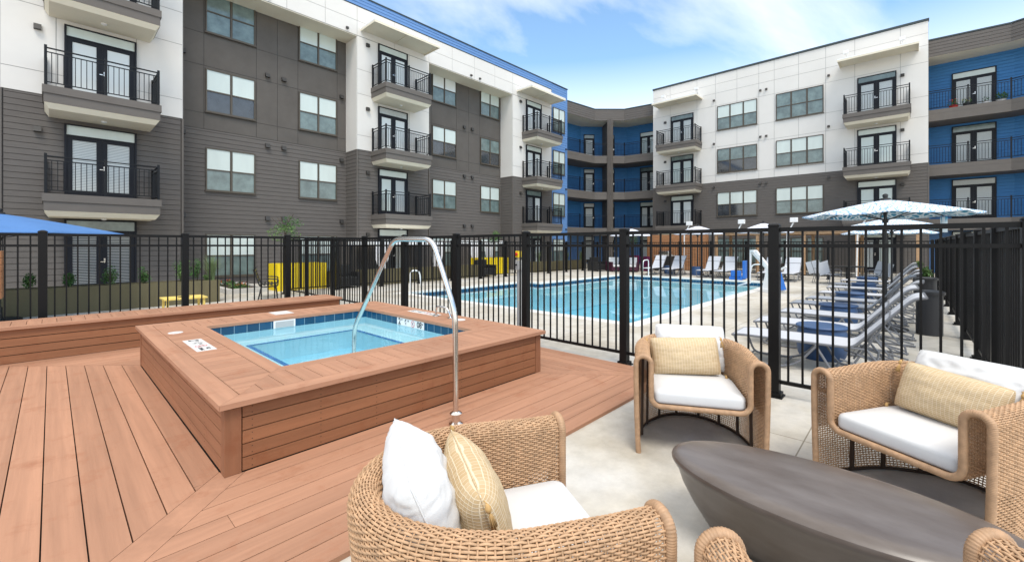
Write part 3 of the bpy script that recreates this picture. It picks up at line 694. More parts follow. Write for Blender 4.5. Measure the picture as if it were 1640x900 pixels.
def balcony(F, s0, s1, z, parent, depth=1.35, mid=True):
    mb = F.mb()
    mb.box((s0-.03, .021, z-.22), (s1+.03, depth+.03, z), trim_grey)
    mb.box((s0, .022, z-.48), (s1, depth, z-.2215), trim_grey)
    a, b, c, d = s0+.03, s1-.03, depth-.03, z-.63      # tapered cream soffit
    mb.add([(s0+.01, .022, z-.4815), (s1-.01, .022, z-.4815), (s1-.01, depth-.01, z-.4815), (s0+.01, depth-.01, z-.4815),
            (a+.07, .022, d), (b-.07, .022, d), (b-.07, c-.1, d), (a+.07, c-.1, d)], [(4,5,6,7),(3,2,6,7),(0,3,7,4),(1,2,6,5),(0,1,5,4)], cream)
    bal = mb.build('balcony', parent)
    mids = [((s0+s1)/2, depth-.06)] if mid else []
    railing(F, [(s0+.04, .08), (s0+.04, depth-.06), (s1-.04, depth-.06), (s1-.04, .08)], z, bal, midposts=mids)
    l = F.mb(); l.lathe(((s0+s1)/2, depth*.45, d-.05), [(.03, 0), (.07, .02), (.07, .05)], white_metal, 10); l.build('ceiling_light', bal)
    return bal
def awning(F, s0, s1, z, parent, depth=1.35):
    mb = F.mb()
    mb.box((s0, .013, z-.03), (s1, depth, z+.03), white_metal)
    mb.box((s0, depth-.05, z-.13), (s1, depth-.002, z-.031), cream); mb.box((s0, .013, z-.12), (s0+.05, depth-.051, z-.031), cream)
    mb.box((s1-.05, .013, z-.12), (s1, depth-.051, z-.031), cream); mb.box(((s0+s1)/2-.03, .013, z-.09), ((s0+s1)/2+.03, depth-.051, z-.031), cream)
    mb.box((s0+.051, .013, z-.06), (s1-.051, depth-.051, z-.0305), cream)
    return mb.build('awning', parent)
def vent(F, s, z, parent, o=.012, name='vent_hood', m=lamp_dark, sz=.085):
    mb = F.mb(); mb.add([(s-sz, o, z-sz), (s+sz, o, z-sz), (s+sz, o, z+sz), (s-sz, o, z+sz), (s-sz, o+.14, z-sz), (s+sz, o+.14, z-sz), (s+sz, o+.08, z+sz), (s-sz, o+.08, z+sz)],
           [(3,2,1,0),(4,5,6,7),(0,1,5,4),(1,2,6,5),(2,3,7,6),(3,0,4,7)], m); return mb.build(name, parent)
def sconce(F, s, z, parent):
    return vent(F, s, z, parent, name='wall_light', m=lamp_dark, sz=.08)

# ---------------- left wing
LB = empty('apartment_building', (10, 21, 0), 'long grey and white four-storey apartment wing with a blue cornice on the left', 'building')
FR = Fac((0, 20.2), (1, 0), (0, -1)); FB = Fac((0, 19.1), (1, 0), (0, -1))
TOPZ = 12.85
recs = [(-1.0-7, -1.0), (3.2, 9.8), (13.9, 20.54)]
bays = [(-1.0, 3.2), (9.8, 13.9), (20.54, 24.65)]
for a, b in recs:
    mb = FR.mb(); lap(mb, a, b, 0, 6.12, siding); mb.build('siding_wall', LB, recalc=False)
mb = FR.mb()
panels(mb, [-8, -6.4, -4.8, -3.2, -1.6, -1.0], [6.13, 6.75, 8.6, 9.85, 11.60], panel_dark, joint_dark)
mb.build('dark_panel_wall', LB); mb = FR.mb()
panels(mb, [3.2, 4.05, 5.88, 6.7, 7.55, 9.35, 9.8], [6.13, 6.75, 8.6, 9.85, 11.72], panel_dark, joint_dark)
mb.build('dark_panel_wall', LB); mb = FR.mb()
panels(mb, [13.9, 14.88, 16.72, 17.7, 18.63, 20.42, 20.54], [6.13, 6.75, 8.6, 9.85, 11.72], panel_dark, joint_dark)
mb.build('dark_panel_wall', LB, recalc=True)
for a, b in bays:
    mb = FB.mb(); lap(mb, a+.06, b-.06, 0, 6.10, siding); mb.build('siding_wall', LB, recalc=False)
mb = FB.mb()
for a, b in bays: panels(mb, [a, a+1.1, b-1.25, b], [6.12, 6.8, 8.75, 9.9, 11.45], white_panel, joint_white)
# white band across the whole front
js = [-8, -6, -4, -2, -1.0, 1.1, 3.2, 5, 6.7, 8.3, 9.8, 11.8, 13.9, 15.5, 17.2, 18.9, 20.54, 22.6, 24.65]
panels(mb, js, [11.46, 12.15, 12.83], white_panel, joint_white)
mb.build('white_panel_wall', LB, recalc=True)
for a, b in bays:      # side returns of the bays
    mb = MB()
    for x, sgn in ((a, -1), (b, 1)):
        Fs = MB((x, 20.2), (0, -1), (sgn, 0)); lap(Fs, .0, 1.1, 0, 6.10, siding)
        mb.v += [] ; base = len(mb.v); mb.v += Fs.v; mb.f += [[base+k for k in f] for f in Fs.f]; mb.r += Fs.r; mb.m += [mb.mi(siding)]*len(Fs.f)
        mb.box((x-.0 if sgn > 0 else x-.012, 19.10, 6.12), (x+.012 if sgn > 0 else x, 20.19, 11.45), white_panel)
        mb.build('bay_side_wall', LB, recalc=False); mb = MB()
    for x in (a, b):
        mb = MB(); mb.box((x-.03, 19.06, 0), (x+.03, 19.10+.03, 6.105), trim_grey); mb.build('corner_trim', LB)
mb = MB(); mb.box((-8, 19.11, 11.42), (24.63, 20.19, 11.455), cream); mb.build('soffit', LB)
mb = FB.mb(); z = 12.86
mb.box((-8, -.3, 12.835), (24.66, .03, 12.86), cap_dark)
for k in range(3): mb.add([(-8, .04, z), (24.66, .04, z), (24.66, .02, z+.155), (-8, .02, z+.155)], [(0,1,2,3)], blue_siding); mb.add([(-8, .02, z), (24.66, .02, z), (24.66, .04, z), (-8, .04, z)], [(0,1,2,3)], blue_siding); z += .155
mb.box((-8, -.3, z), (24.70, .06, z+.055), cap_dark)
mb.build('blue_cornice', LB, recalc=False)
mb = FB.mb(); lap(mb, 24.66, 26.55, 0, 13.3, blue_siding); mb.box((26.5, -1.0, 0), (26.58, .025, 13.3), blue_siding); mb.box((24.705, -.3, 13.325), (26.62, .06, 13.38), cap_dark)
mb.build('blue_wall', LB, recalc=False)
mb = MB(); mb.box((-8, 20.25, 0), (27.75, 33, 13.28), trim_grey)
for a, b in bays: mb.box((a+.02, 19.13, 0), (b-.02, 20.24, 11.41), trim_grey)
mb.box((-8, 19.15, 11.46), (24.6, 20.24, 13.25), trim_grey); mb.box((24.67, 19.13, 0), (26.5, 20.24, 13.25), trim_grey); mb.build('core_wall', LB)
states = ['w', 'b', 'w', 'h', 'm', 'w', 'b']
ri = 0
for s0, s1 in ((4.10, 5.83), (7.58, 9.31), (14.9, 16.66), (18.66, 20.36)):
    for fl, (z0, z1) in enumerate(((.36, 2.05), (3.74, 5.42), (6.82, 8.50), (9.92, 11.62))):
        window(FR, s0, s1, z0, z1, LB, 2, ('w' if fl < 2 else ['h', 'w', 'h', 'd'][ri % 4] if fl == 2 else ['m', 'w', 'b', 'w'][ri % 4]))
    ri += 1
for z0, z1 in ((.36, 2.05), (3.74, 5.42), (6.82, 8.50), (9.92, 11.62)):
    window(FB, 24.78, 26.2, z0, z1, LB, 2, 'w', o=.022); window(FR, -4.8, -3.1, z0, z1, LB, 2)
for k, (d0, d1, b0, b1) in enumerate(((.27, 1.95, -.15, 2.40), (10.87, 12.52, 10.52, 13.08), (21.82, 23.44, 21.45, 24.15))):
    for fl in range(4):
        z = (.12, 3.06, 6.10, 9.15)[fl]
        door(FB, d0, d1, z, LB, style=(pane_slat_dark if (k == 0 and fl == 0) else pane_blind if (k == 0 and fl == 1) else pane_bright if (fl >= 2) else None))
        if fl: balcony(FB, b0, b1, z, LB)
        sconce(FB, d0-.55, z+2.0, LB)
    if k: awning(FB, d0-.9, d1+1.1, 11.83, LB)
    else: awning(FB, -.4, 2.7, 11.83, LB)
for s, zs in ((6.3, (2.9, 6.0, 9.0)), (6.95, (2.9, 6.0, 9.0)), (9.55, (2.9, 5.85, 8.9)), (3.38, (2.9, 6.05, 9.1)), (17.3, (2.95, 6.0, 9.0)), (17.95, (2.95, 6.0, 9.0))):
    for z in zs: vent(FR, s, z-.15, LB)
for s in (6.0, 9.3, 16.9, 17.6): vent(FB, s, 11.62, LB, sz=.05)
for z in (3, 6, 9): vent(FB, 26.38, z-.2, LB, o=.022, sz=.05)

# ---------------- right wing
RB = empty('apartment_building', (33, 7, 0), 'white upper and grey lower four-storey apartment wing with triple windows facing the pool', 'building')
FG = Fac((32.4, 0), (0, 1), (-1, 0))
mb = FG.mb(); lap(mb, -.63, 14.98, 0, 6.06, siding); mb.build('siding_wall', RB, recalc=False)
mb = FG.mb(); panels(mb, [-.63, .5, 2.5, 3.9, 5.3, 6.65, 7.55, 8.9, 10.3, 11.6, 13.6, 14.98], [6.08, 6.6, 8.6, 9.7, 11.55, 12.45, 13.1, 13.76], white_panel, joint_white); mb.build('white_panel_wall', RB)
mb = MB(); mb.box((32.33, -.66, 13.77), (32.6, 15.0, 13.88), cap_dark); mb.build('parapet_cap', RB)
mb = MB(); mb.box((32.41, -.61, 0), (48, 14.96, 13.76), trim_grey); mb.build('core_wall', RB)
mb = MB(); mb.box((32.40, -.63, 6.08), (33.9, -.612, 13.76), white_panel); mb.box((32.40, 14.962, 6.08), (34, 14.98, 13.76), white_panel); mb.box((32.37, -.66, 0), (32.46, -.60, 6.07), trim_grey); mb.box((32.37, 14.94, 0), (32.46, 15.0, 6.07), trim_grey); mb.build('end_wall', RB)
for s0, s1, sts in ((7.64, 10.18, ['d', 'h', 'd', 'm']), (4.0, 6.54, ['m', 'w', 'w', 'm'])):
    for fl, (z0, z1) in enumerate(((.4, 2.1), (3.64, 5.34), (6.72, 8.42), (9.76, 11.46))):
        st = {0: 'm', 1: sts[1], 2: sts[2], 3: 'w' if s0 > 7 else 'm'}[fl]
        window(FG, s0, s1, z0, z1, RB, 3, st)
for d0, d1, b0, b1 in ((11.84, 13.53, 11.25, 14.15), (.66, 2.38, .08, 2.93)):
    for fl in range(4):
        z = (.1, 3.04, 6.07, 9.12)[fl]; door(FG, d0, d1, z, RB, style=[None, None, pane_white, pane_blind][fl])
        if fl: balcony(FG, b0, b1, z, RB, depth=1.3, mid=False)
        sconce(FG, d1+.45 if d0 > 5 else d0-.25, z+1.95, RB)
awning(FG, 11.2, 14.5, 12.35, RB, 1.3); awning(FG, -.25, 3.2, 12.35, RB, 1.3)
for s in (11.2, 13.6, .4, 2.8):
    mb = FG.mb(); mb.bar((s, .9, 12.38), (s, 1.25, 12.62), .05, .05, white_metal); mb.box((s-.12, 1.15, 12.6), (s+.12, 1.32, 12.78), white_metal); mb.build('floodlight', RB)
for s in (7.1, 7.3+.15, 10.4, 3.75):
    for z in (5.75, 8.85, 11.95): vent(FG, s, z, RB, sz=.06)

# ---------------- gallery wings (open blue balconies on a bent front)
def gallery(root, front, back, skip_doors=(), rail_mid=1.4, doors=()):
    lv = (3.05, 6.06, 9.1)
    def slab(z0, z1, m, name, off=0.):
        mb = MB(); pl = front+back[::-1]; mb.prism(pl, z0, z1, m); return mb.build(name, root)
    for z in lv:
        slab(z-.22, z, trim_grey, 'balcony_slab'); 
        mb = MB(); fi = [(a[0]*.997+b[0]*.003, a[1]*.997+b[1]*.003) for a, b in zip(front, back)]
        mb.prism(fi+back[::-1], z-.62, z-.2215, trim_grey); mb.build('balcony_fascia', root)
    mb = MB(); mb.prism(front+back[::-1], 12.1, 12.14, cream); mb.build('soffit', root)
    mb = MB()
    for p, q in zip(front[:-1], front[1:]):
        d = Vector((q[0]-p[0], q[1]-p[1])); L = d.length; d.normalize(); n = Vector((d.y, -d.x))
        if n.dot(Vector(p)) > 0: n = -n          # outward: towards the courtyard (camera side)
        m2 = MB((p[0], p[1]), (d.x, d.y), (n.x, n.y)); lap(m2, 0, L, 12.06, 12.96, siding); m2.box((0, -.3, 12.965), (L, .04, 13.04), cap_dark)
        base = len(mb.v); mb.v += m2.v; mb.f += [[base+k for k in f] for f in m2.f]; mb.r += m2.r; mb.m += [mb.mi(m2.mats[i]) for i in m2.m]
    mb.build('roof_fascia', root, recalc=False)
    mb = MB(); mb.prism(front+back[::-1], 12.9, 12.95, trim_grey); mb.build('roof', root)
    mb = MB()
    for p, q in zip(back[:-1], back[1:]):
        d = Vector((q[0]-p[0], q[1]-p[1])); L = d.length; d.normalize(); n = Vector((d.y, -d.x))
        if n.dot(Vector(p)) > 0: n = -n
        for za, zb in ((0, 2.43), (3.05, 5.44), (6.06, 8.48), (9.1, 12.1)):
            m2 = MB((p[0], p[1]), (d.x, d.y), (n.x, n.y)); lap(m2, 0, L, za, zb, deep_blue if za else blue_siding)
            base = len(mb.v); mb.v += m2.v; mb.f += [[base+k for k in f] for f in m2.f]; mb.r += m2.r; mb.m += [mb.mi(m2.mats[i]) for i in m2.m]
    mb.build('blue_wall', root, recalc=False)
    idF = Fac((0, 0), (1, 0), (0, 1))
    c = [(a[0]*.96+b[0]*.04, a[1]*.96+b[1]*.04) for a, b in zip(front, back)]
    for z in lv:
        mids = []
        for p, q in zip(c[:-1], c[1:]):
            L = math.dist(p, q); n = max(1, round(L/1.7)); mids += [(p[0]+(q[0]-p[0])*k/n, p[1]+(q[1]-p[1])*k/n) for k in range(1, n)]
        railing(idF, c, z, root, m=rail_black, midposts=mids)
    for (p, q, a, b, leaves) in doors:   # door between distances a..b from p towards q
        d = Vector((q[0]-p[0], q[1]-p[1])).normalized(); n = Vector((d.y, -d.x))
        if n.dot(Vector(p)) > 0: n = -n
        F = Fac(p, (d.x, d.y), (n.x, n.y))
        for z in (.1,)+lv: door(F, a, b, z, root, leaves=leaves, o=.021, style=random.choice([pane_bright, pane_white, pane_blind]))
CG = empty('apartment_building', (32, 19, 0), 'blue open-gallery corner of the apartments between the left and right wings', 'building')
fr_ = [(27.55, 19.95), (31.1, 19.5), (32.8, 17.7), (33.2, 14.9)]
bk_ = [(27.7, 22.0), (32.0, 21.5), (35.0, 18.6), (35.4, 14.9)]
gallery(CG, fr_, bk_, doors=[(bk_[0], bk_[1], .5, 1.5, 1), (bk_[1], bk_[2], .25, 1.2, 1), (bk_[1], bk_[2], 2.15, 3.0, 1), (bk_[2], bk_[3], 1.2, 2.7, 2)])
mb = MB(); mb.box((31.75, 18.35, 0), (32.1, 18.7, 12.1), trim_grey); mb.build('column', CG)
mb = MB(); mb.prism([(32.1, 18.5), (32.25, 18.65), (33.5, 20.1), (33.4, 20.2), (32.0, 18.72)], 0, 12.09, trim_grey); mb.build('party_wall', CG)
mb = MB(); mb.prism([(27.7, 22.05), (32.0, 21.55), (35.05, 18.65), (35.45, 14.9), (48, 14.98), (48, 33), (27.8, 33)], 0, 12.88, trim_grey); mb.build('core_wall', CG)
RG = empty('apartment_building', (34, -4, 0), 'blue open-gallery apartments with curved grey slabs at the right edge', 'building')
fr2 = [(33.35, -.64), (33.6, -3.7), (32.6, -6.0), (31.0, -8.0)]; bk2 = [(35.2, -.64), (35.2, -4.0), (34.4, -6.8), (32.6, -9.2)]
gallery(RG, fr2, bk2, doors=[(bk2[0], bk2[1], 1.0, 2.71, 2)])
mb = MB(); mb.prism([(35.25, -.6), (48, -.6), (48, -14), (32.7, -9.25), (34.45, -6.8), (35.25, -4.0)], 0, 12.88, trim_grey); mb.build('core_wall', RG)
def pot(x, y, z, r, h, m, n, lab, name='flower_pot', cat='flower pot', flower=None):
    e = empty(name, (x, y, z), lab, cat); mb = MB(); mb.lathe((x, y, z), [(r*.7, 0), (r, h), (r*.9, h), (r*.85, h-.03)], m, 14); mb.build('pot', e)
    mb = MB(); mb.leaves((x, y, z+h+r*.8), (r*1.2, r*1.2, r*1.1), n, r*.28, leaf_a, 0)
    if flower: mb.leaves((x, y, z+h+r*1.2), (r*1.1, r*1.1, r*.6), n//3, r*.2, flower, .3)
    mb.build('foliage', e); return e
pot(33.85, -1.65, 9.1, .2, .18, red, 60, 'red flower pot on the top blue gallery, right of the white wing', flower=mat('red_petals', (.6, .05, .03), .6))
pot(33.87, -2.15, 9.1, .17, .2, dark_metal, 60, 'dark flower pot with yellow blooms on the top blue gallery', flower=mat('yellow_petals', (.7, .5, .03), .6))
pot(33.9, -2.85, 9.1, .14, .16, white_metal, 50, 'small white pot with thin sprigs on the top blue gallery')
pot(33.92, -3.4, 9.1, .2, .14, white_metal, 160, 'white pot with a bushy green plant by the top gallery post')

# ================================================================== WICKER CHAIRS
def np_tubes(paths, rad, n, m, flat=1.0, normals=None):
    """paths: array (K, S, 3); builds open tubes. normals (K,S,3) = surface normal used to orient the section"""
    P = np.asarray(paths, float); K, S, _ = P.shape
    T = np.gradient(P, axis=1); T /= np.linalg.norm(T, axis=2, keepdims=True)+1e-9
    Nn = np.asarray(normals, float); Nn = Nn-T*(Nn*T).sum(2, keepdims=True); Nn /= np.linalg.norm(Nn, axis=2, keepdims=True)+1e-9
    B = np.cross(T, Nn)
    an = np.arange(n)*2*np.pi/n
    V = P[:, :, None, :]+rad*(np.cos(an)[None, None, :, None]*Nn[:, :, None, :]*flat+np.sin(an)[None, None, :, None]*B[:, :, None, :])
    idx = np.arange(K*S*n).reshape(K, S, n)
    a = idx[:, :-1, :]; b = np.roll(idx, -1, 2)[:, :-1, :]; c = np.roll(idx, -1, 2)[:, 1:, :]; d = idx[:, 1:, :]
    F = np.stack([a, b, c, d], -1).reshape(-1, 4)
    return V.reshape(-1, 3), F
def np_mesh(name, chunks, parent, m, smooth=True):
    Vs = []; Fs = []; o = 0
    for V, F in chunks: Vs.append(V); Fs.append(F+o); o += len(V)
    V = np.concatenate(Vs); F = np.concatenate(Fs)
    me = bpy.data.meshes.new(name); me.vertices.add(len(V)); me.vertices.foreach_set('co', V.astype(np.float32).ravel())
    me.loops.add(F.size); me.loops.foreach_set('vertex_index', F.astype(np.int32).ravel())
    me.polygons.add(len(F)); me.polygons.foreach_set('loop_start', (np.arange(len(F))*4).astype(np.int32)); me.polygons.foreach_set('loop_total', np.full(len(F), 4, np.int32))
    me.materials.append(m); me.update(); me.validate()
    if smooth: me.polygons.foreach_set('use_smooth', [True]*len(me.polygons))
    ob = bpy.data.objects.new(name, me); COL.objects.link(ob); ob.parent = parent; return ob
LCH, ACH = .40, .495
HALF, RR, CHH = .40, .056, .745       # half width to arm centres, roll radius, height
def plan_path(step):
    pts = []; L1 = LCH; a_, b_ = ACH, HALF
    n = 400
    xs = [(-t*L1, b_) for t in np.linspace(0, 1, 60)]
    xs += [(-L1-a_*math.sin(t), b_*math.cos(t)) for t in np.linspace(0, math.pi, n)[1:]]
    xs += [(-L1+t*L1, -b_) for t in np.linspace(0, 1, 60)[1:]]
    xs = np.array(xs); d = np.r_[0, np.cumsum(np.linalg.norm(np.diff(xs, axis=0), axis=1))]
    k = int(round(d[-1]/step)); u = np.linspace(0, d[-1], k+1)
    X = np.c_[np.interp(u, d, xs[:, 0]), np.interp(u, d, xs[:, 1])]
    t = np.gradient(X, axis=0); t /= np.linalg.norm(t, axis=1, keepdims=True)
    return X, np.c_[t[:, 1], -t[:, 0]]*-1, u      # outward normal fixed below
def surf(X, Nn, v):
    """v in metres along the profile from the outer foot, over the roll, to the inner foot. returns points and normals"""
    h1 = CHH-RR; arcl = math.pi*RR
    back = np.clip((-X[:, 0]-.15)/.5, 0, 1)*.022
    x0 = X[:, 0]; 
    if v < h1: off = RR-.018*(1-v/h1)**2-np.clip((-X[:, 0]-.2)/.5, 0, 1)*.085*(1-v/h1)**1.3; z = v; nn = (1, 0)
    elif v < h1+arcl: a = (v-h1)/RR; off = RR*math.cos(a); z = h1+RR*math.sin(a); nn = (math.cos(a), math.sin(a))
    else: off = -RR; z = h1-(v-h1-arcl); nn = (-1, 0)
    zz = z+back*(z/CHH)
    P = np.c_[X[:, 0]+Nn[:, 0]*off, X[:, 1]+Nn[:, 1]*off, zz]
    Q = np.c_[Nn[:, 0]*nn[0], Nn[:, 1]*nn[0], np.full(len(X), nn[1])]
    return P, Q
STK = .023
def make_chair():
    root = empty('wicker_armchair', (0, 0, 0), 'chair', 'armchair')
    sub = 4; X, Nn, u = plan_path(STK/sub)
    c = np.array([-.3, 0.]); 
    if ((X[len(X)//2]-c)*Nn[len(X)//2]).sum() < 0: Nn = -Nn
    h1 = CHH-RR; VT = h1+math.pi*RR+(h1-.38)
    VS = list(np.arange(.012, .33, .0150))+list(np.arange(.34, VT, .0100)); rows = len(VS); paths = []; nors = []
    k = np.arange(len(X))
    rng = np.random.RandomState(3)
    for r in range(rows):
        v = VS[r]
        P, Q = surf(X, Nn, v)
        ph = (r % 2)*math.pi
        w_ = .0034*np.sin(np.pi*k/sub+ph)
        jit = (rng.rand()*2-1)*.0006
        P = P+Q*w_[:, None]; P[:, 2] += jit
        paths.append(P); nors.append(Q)
    V1, F1 = np_tubes(np.array(paths), .0043, 6, None, .72, np.array(nors))
    # stakes
    vs = np.concatenate([np.linspace(.01, h1, 24), h1+np.linspace(.03, 1, 14)*math.pi*RR, h1+math.pi*RR+np.linspace(.03, 1, 12)*(h1-.38)])
    allP = []; allQ = []
    for v in vs:
        P, Q = surf(X, Nn, v); allP.append(P[sub//2::sub]); allQ.append(Q[sub//2::sub])
    SP = np.array(allP).transpose(1, 0, 2); SQ = np.array(allQ).transpose(1, 0, 2)
    V2, F2 = np_tubes(SP, .0034, 5, None, .8, SQ)
    np_mesh('woven_shell', [(V1, F1), (V2, F2)], root, wicker)
    # wrapped edge: floor, up, over the arm, down, across the seat front, and the same on the other side
    def edge_pts():
        pts = []; 
        for z in np.linspace(.0, h1, 30): pts.append((.012, HALF+RR-.018*(1-z/h1)**2, z))
        for a in np.linspace(0, math.pi, 14)[1:]: pts.append((.012, HALF+RR*math.cos(a), h1+RR*math.sin(a)))
        for z in np.linspace(h1, .44, 10)[1:]: pts.append((.012, HALF-RR, z))
        for a in np.linspace(0, math.pi/2, 8)[1:]: pts.append((.012, HALF-RR-.07+.07*math.cos(a), .44-.07*math.sin(a)))
        return pts
    e1 = edge_pts(); e2 = [(x, -y, z) for x, y, z in reversed(e1)]
    E = np.array(e1+e2); d = np.r_[0, np.cumsum(np.linalg.norm(np.diff(E, axis=0), axis=1))]
    n = int(d[-1]/.0024); uu = np.linspace(0, d[-1], n); EP = np.c_[np.interp(uu, d, E[:, 0]), np.interp(uu, d, E[:, 1]), np.interp(uu, d, E[:, 2])]
    mb = MB(); rad = [.0195+.0011*math.sin(2*math.pi*t/.0085) for t in uu]
    mb.tube(EP.tolist(), .02, wicker_trim, 12, radii=rad); mb.build('wrapped_edge', root, smooth='all', recalc=False)
    # bottom rim and inner frame
    mb = MB(); P, Q = surf(X[::6], Nn[::6], .012); mb.tube(P.tolist(), .011, wicker_dark, 6); mb.build('bottom_rim', root, smooth='all')
    mb = MB()
    for i in range(0, len(X), int(len(X)/9)):
        P1, _ = surf(X[i:i+1], Nn[i:i+1], .02); 
        if P1[0][0] > -.1: continue
        a = Vector(P1[0]); nn = Vector((Nn[i, 0], Nn[i, 1], 0)); mb.bar(a-nn*.022, a-nn*.03+Vector((0, 0, .68)), .02, .02, wicker_dark)
    pl = [(-.01, HALF-RR-.02)]+[(-LCH-(ACH-RR-.01)*math.sin(t), (HALF-RR-.012)*math.cos(t)) for t in np.linspace(0, math.pi, 24)]+[(-.01, -HALF+RR+.02)]
    mb.prism(pl[::-1], .362, .378, wicker_trim); mb.build('seat_frame', root)
    # seat cushion, rounded
    prof = [(0, .055, .0), (.2, .02, .0), (.0, .008, .012), (0, 0, .03), (0, 0, .07), (0, .008, .088), (0, .022, .098), (0, .10, .104), (0, .24, .108)]
    def outl(ins):
        h = HALF-RR-.018-ins; xf = -.004-ins; o = []
        rr = .045
        for a in np.linspace(0, math.pi/2, 6): o.append((xf-rr+rr*math.cos(math.pi/2-a), -h+rr-rr*math.sin(math.pi/2-a))) if False else None
        o = [(xf-rr+rr*math.sin(a), -(h-rr)-rr*math.cos(a)) for a in np.linspace(0, math.pi/2, 6)]+[(xf-rr+rr*math.cos(a), (h-rr)+rr*math.sin(a)) for a in np.linspace(0, math.pi/2, 6)]
        o += [(-LCH-(ACH-RR-.02-ins)*math.sin(t), h*math.cos(t)) for t in np.linspace(0, math.pi, 22)]
        return o
    rings = [(.03, .382), (.010, .386), (.002, .395), (0, .41), (0, .452), (.003, .466), (.010, .476), (.024, .483), (.08, .489), (.18, .493)]
    vs = []; nn_ = len(outl(0))
    for ins, z in rings: vs += [(x, y, z) for x, y in outl(ins)]
    fs = [(i*nn_+j, i*nn_+(j+1) % nn_, (i+1)*nn_+(j+1) % nn_, (i+1)*nn_+j) for i in range(len(rings)-1) for j in range(nn_)]
    fs += [tuple(reversed(range(nn_))), tuple(range((len(rings)-1)*nn_, len(rings)*nn_))]
    mb = MB(); mb.add(vs, fs, white_fabric); mb.build('seat_cushion', root, smooth=True)
    return root
def make_pillow(name, wd, ht, th, m, seed, tassels=False, pinch=.07, wr=.012):
    """a pillow standing in the local yz plane, bottom edge at z=0, facing +x"""
    n = 40; rows = []; base = []
    root = MB()
    def P(a, b, s):
        x = a*(1-pinch*(1-abs(b))**.0*(b*b)*.0); 
        yy = a*wd/2*(1-pinch*(1-a*a)*0-pinch*.9*(1-b*b)*abs(a)**3); z2 = b*ht/2*(1-pinch*.9*(1-a*a)*abs(b)**3)
        cr_ = 1-.085*(a*a*b*b)**1.5; yy *= cr_; z2 *= cr_
        prof = (max(0, 1-abs(a)**2.6))**.55*(max(0, 1-abs(b)**2.6))**.55
        q = Vector((a*2.1+seed, b*2.1, s*.7)); nz = mnoise.noise(q)*1.0+mnoise.noise(q*2.6)*.5
        edge = abs(mnoise.noise(Vector((a*7+seed, b*7, 3))))*wr*1.3*(max(abs(a), abs(b))**3)
        d = prof*th/2+prof*nz*wr-edge*(prof > 0)*.6
        return (s*max(d, 0), yy, z2+ht/2-.01*(1-abs(b))*0)
    vs = []; idx = {}
    for s in (1, -1):
        for i in range(n+1):
            for j in range(n+1):
                a, b = -1+2*i/n, -1+2*j/n
                a = math.copysign(abs(a)**.8, a) if a else 0; b = math.copysign(abs(b)**.8, b) if b else 0
                if s == -1 and (i in (0, n) or j in (0, n)): idx[s, i, j] = idx[1, i, j]; continue
                idx[s, i, j] = len(vs); vs.append(P(a, b, s))
    fs = []
    for s in (1, -1):
        for i in range(n):
            for j in range(n):
                q = [idx[s, i, j], idx[s, i+1, j], idx[s, i+1, j+1], idx[s, i, j+1]]; fs.append(tuple(q if s == 1 else q[::-1]))
    root.add(vs, fs, m); o = root.build(name, None, smooth='all')
    # piped seam round the edge
    per = [vs[idx[1, i, 0]] for i in range(n+1)]+[vs[idx[1, n, j]] for j in range(1, n+1)]+[vs[idx[1, i, n]] for i in range(n-1, -1, -1)]+[vs[idx[1, 0, j]] for j in range(n-1, -1, -1)]
    mb = MB(); mb.tube(per, .0032, m, 6, caps=False); mb.build('piping', o, smooth='all')
    if tassels:
        for sy in (-1, 1):
            for sz in (0, 1):
                c = (0.004, sy*(wd/2+.004), .008+sz*(ht-.016)); mb = MB()
                mb.tube([(c[0], c[1], c[2]), (c[0]+.004, c[1]+sy*.012, c[2]-.004)], .0025, tassel_m, 6)
                e = (c[0]+.004, c[1]+sy*.014, c[2]-.006)
                mb.lathe((e[0], e[1], e[2]-.03), [(.004, 0), (.010, .008), (.011, .018), (.006, .028), (.003, .032)], tassel_m, 10)
                for k in range(26):
                    a = random.uniform(0, 6.28); r_ = random.uniform(.004, .017); mb.tube([(e[0], e[1], e[2]-.024), (e[0]+r_*.6*math.cos(a), e[1]+r_*.6*math.sin(a), e[2]-.05), (e[0]+r_*math.cos(a), e[1]+r_*math.sin(a), e[2]-.085)], .0016, tassel_m, 4)
                mb.build('tassel', o, smooth='all')
    return o
chair = make_chair()
def posed(o, base, lean, yaw=0, roll=0):
    """base: local (x,y,z) in the chair; returns matrix for the pillow in the chair frame"""
    return Matrix.Translation(Vector(base)) @ Matrix.Rotation(yaw, 4, 'Z') @ Matrix.Rotation(-lean, 4, 'Y') @ Matrix.Rotation(roll, 4, 'X')
pw = make_pillow('back_cushion', .62, .42, .24, white_fabric, 1.3, wr=.026)
pt = make_pillow('lumbar_pillow', .58, .33, .20, weave, 4.1, tassels=True, wr=.008)
pw2 = make_pillow('back_cushion', .62, .42, .24, white_fabric, 7.9, wr=.028)
pt2 = make_pillow('lumbar_pillow', .58, .33, .20, weave, 9.4, tassels=True, wr=.010)
GRP = 'wicker armchairs around the dark oval table'
def seat_set(first, loc, face, lab, labw, labt, wbase, tbase, P_w, P_t, wl=18, tl=14, wyaw=0, tyaw=0, wroll=0, troll=0):
    ch = chair if first else copy_tree(chair)
    rz = math.atan2(face[1], face[0]); place(ch, (loc[0], loc[1], .0), rz, lab); ch['group'] = GRP
    M = Matrix.Translation((loc[0], loc[1], 0)) @ Matrix.Rotation(rz, 4, 'Z')
    if P_w:
        for o, b, le, ya, ro, la, cat in ((P_w, wbase, wl, wyaw, wroll, labw, 'cushion'), (P_t, tbase, tl, tyaw, troll, labt, 'pillow')):
            m = M @ posed(None, b, R(le), R(ya), R(ro)); o.matrix_world = m; tag(o, la, cat, 'cushions and pillows on the wicker armchairs')
    return ch
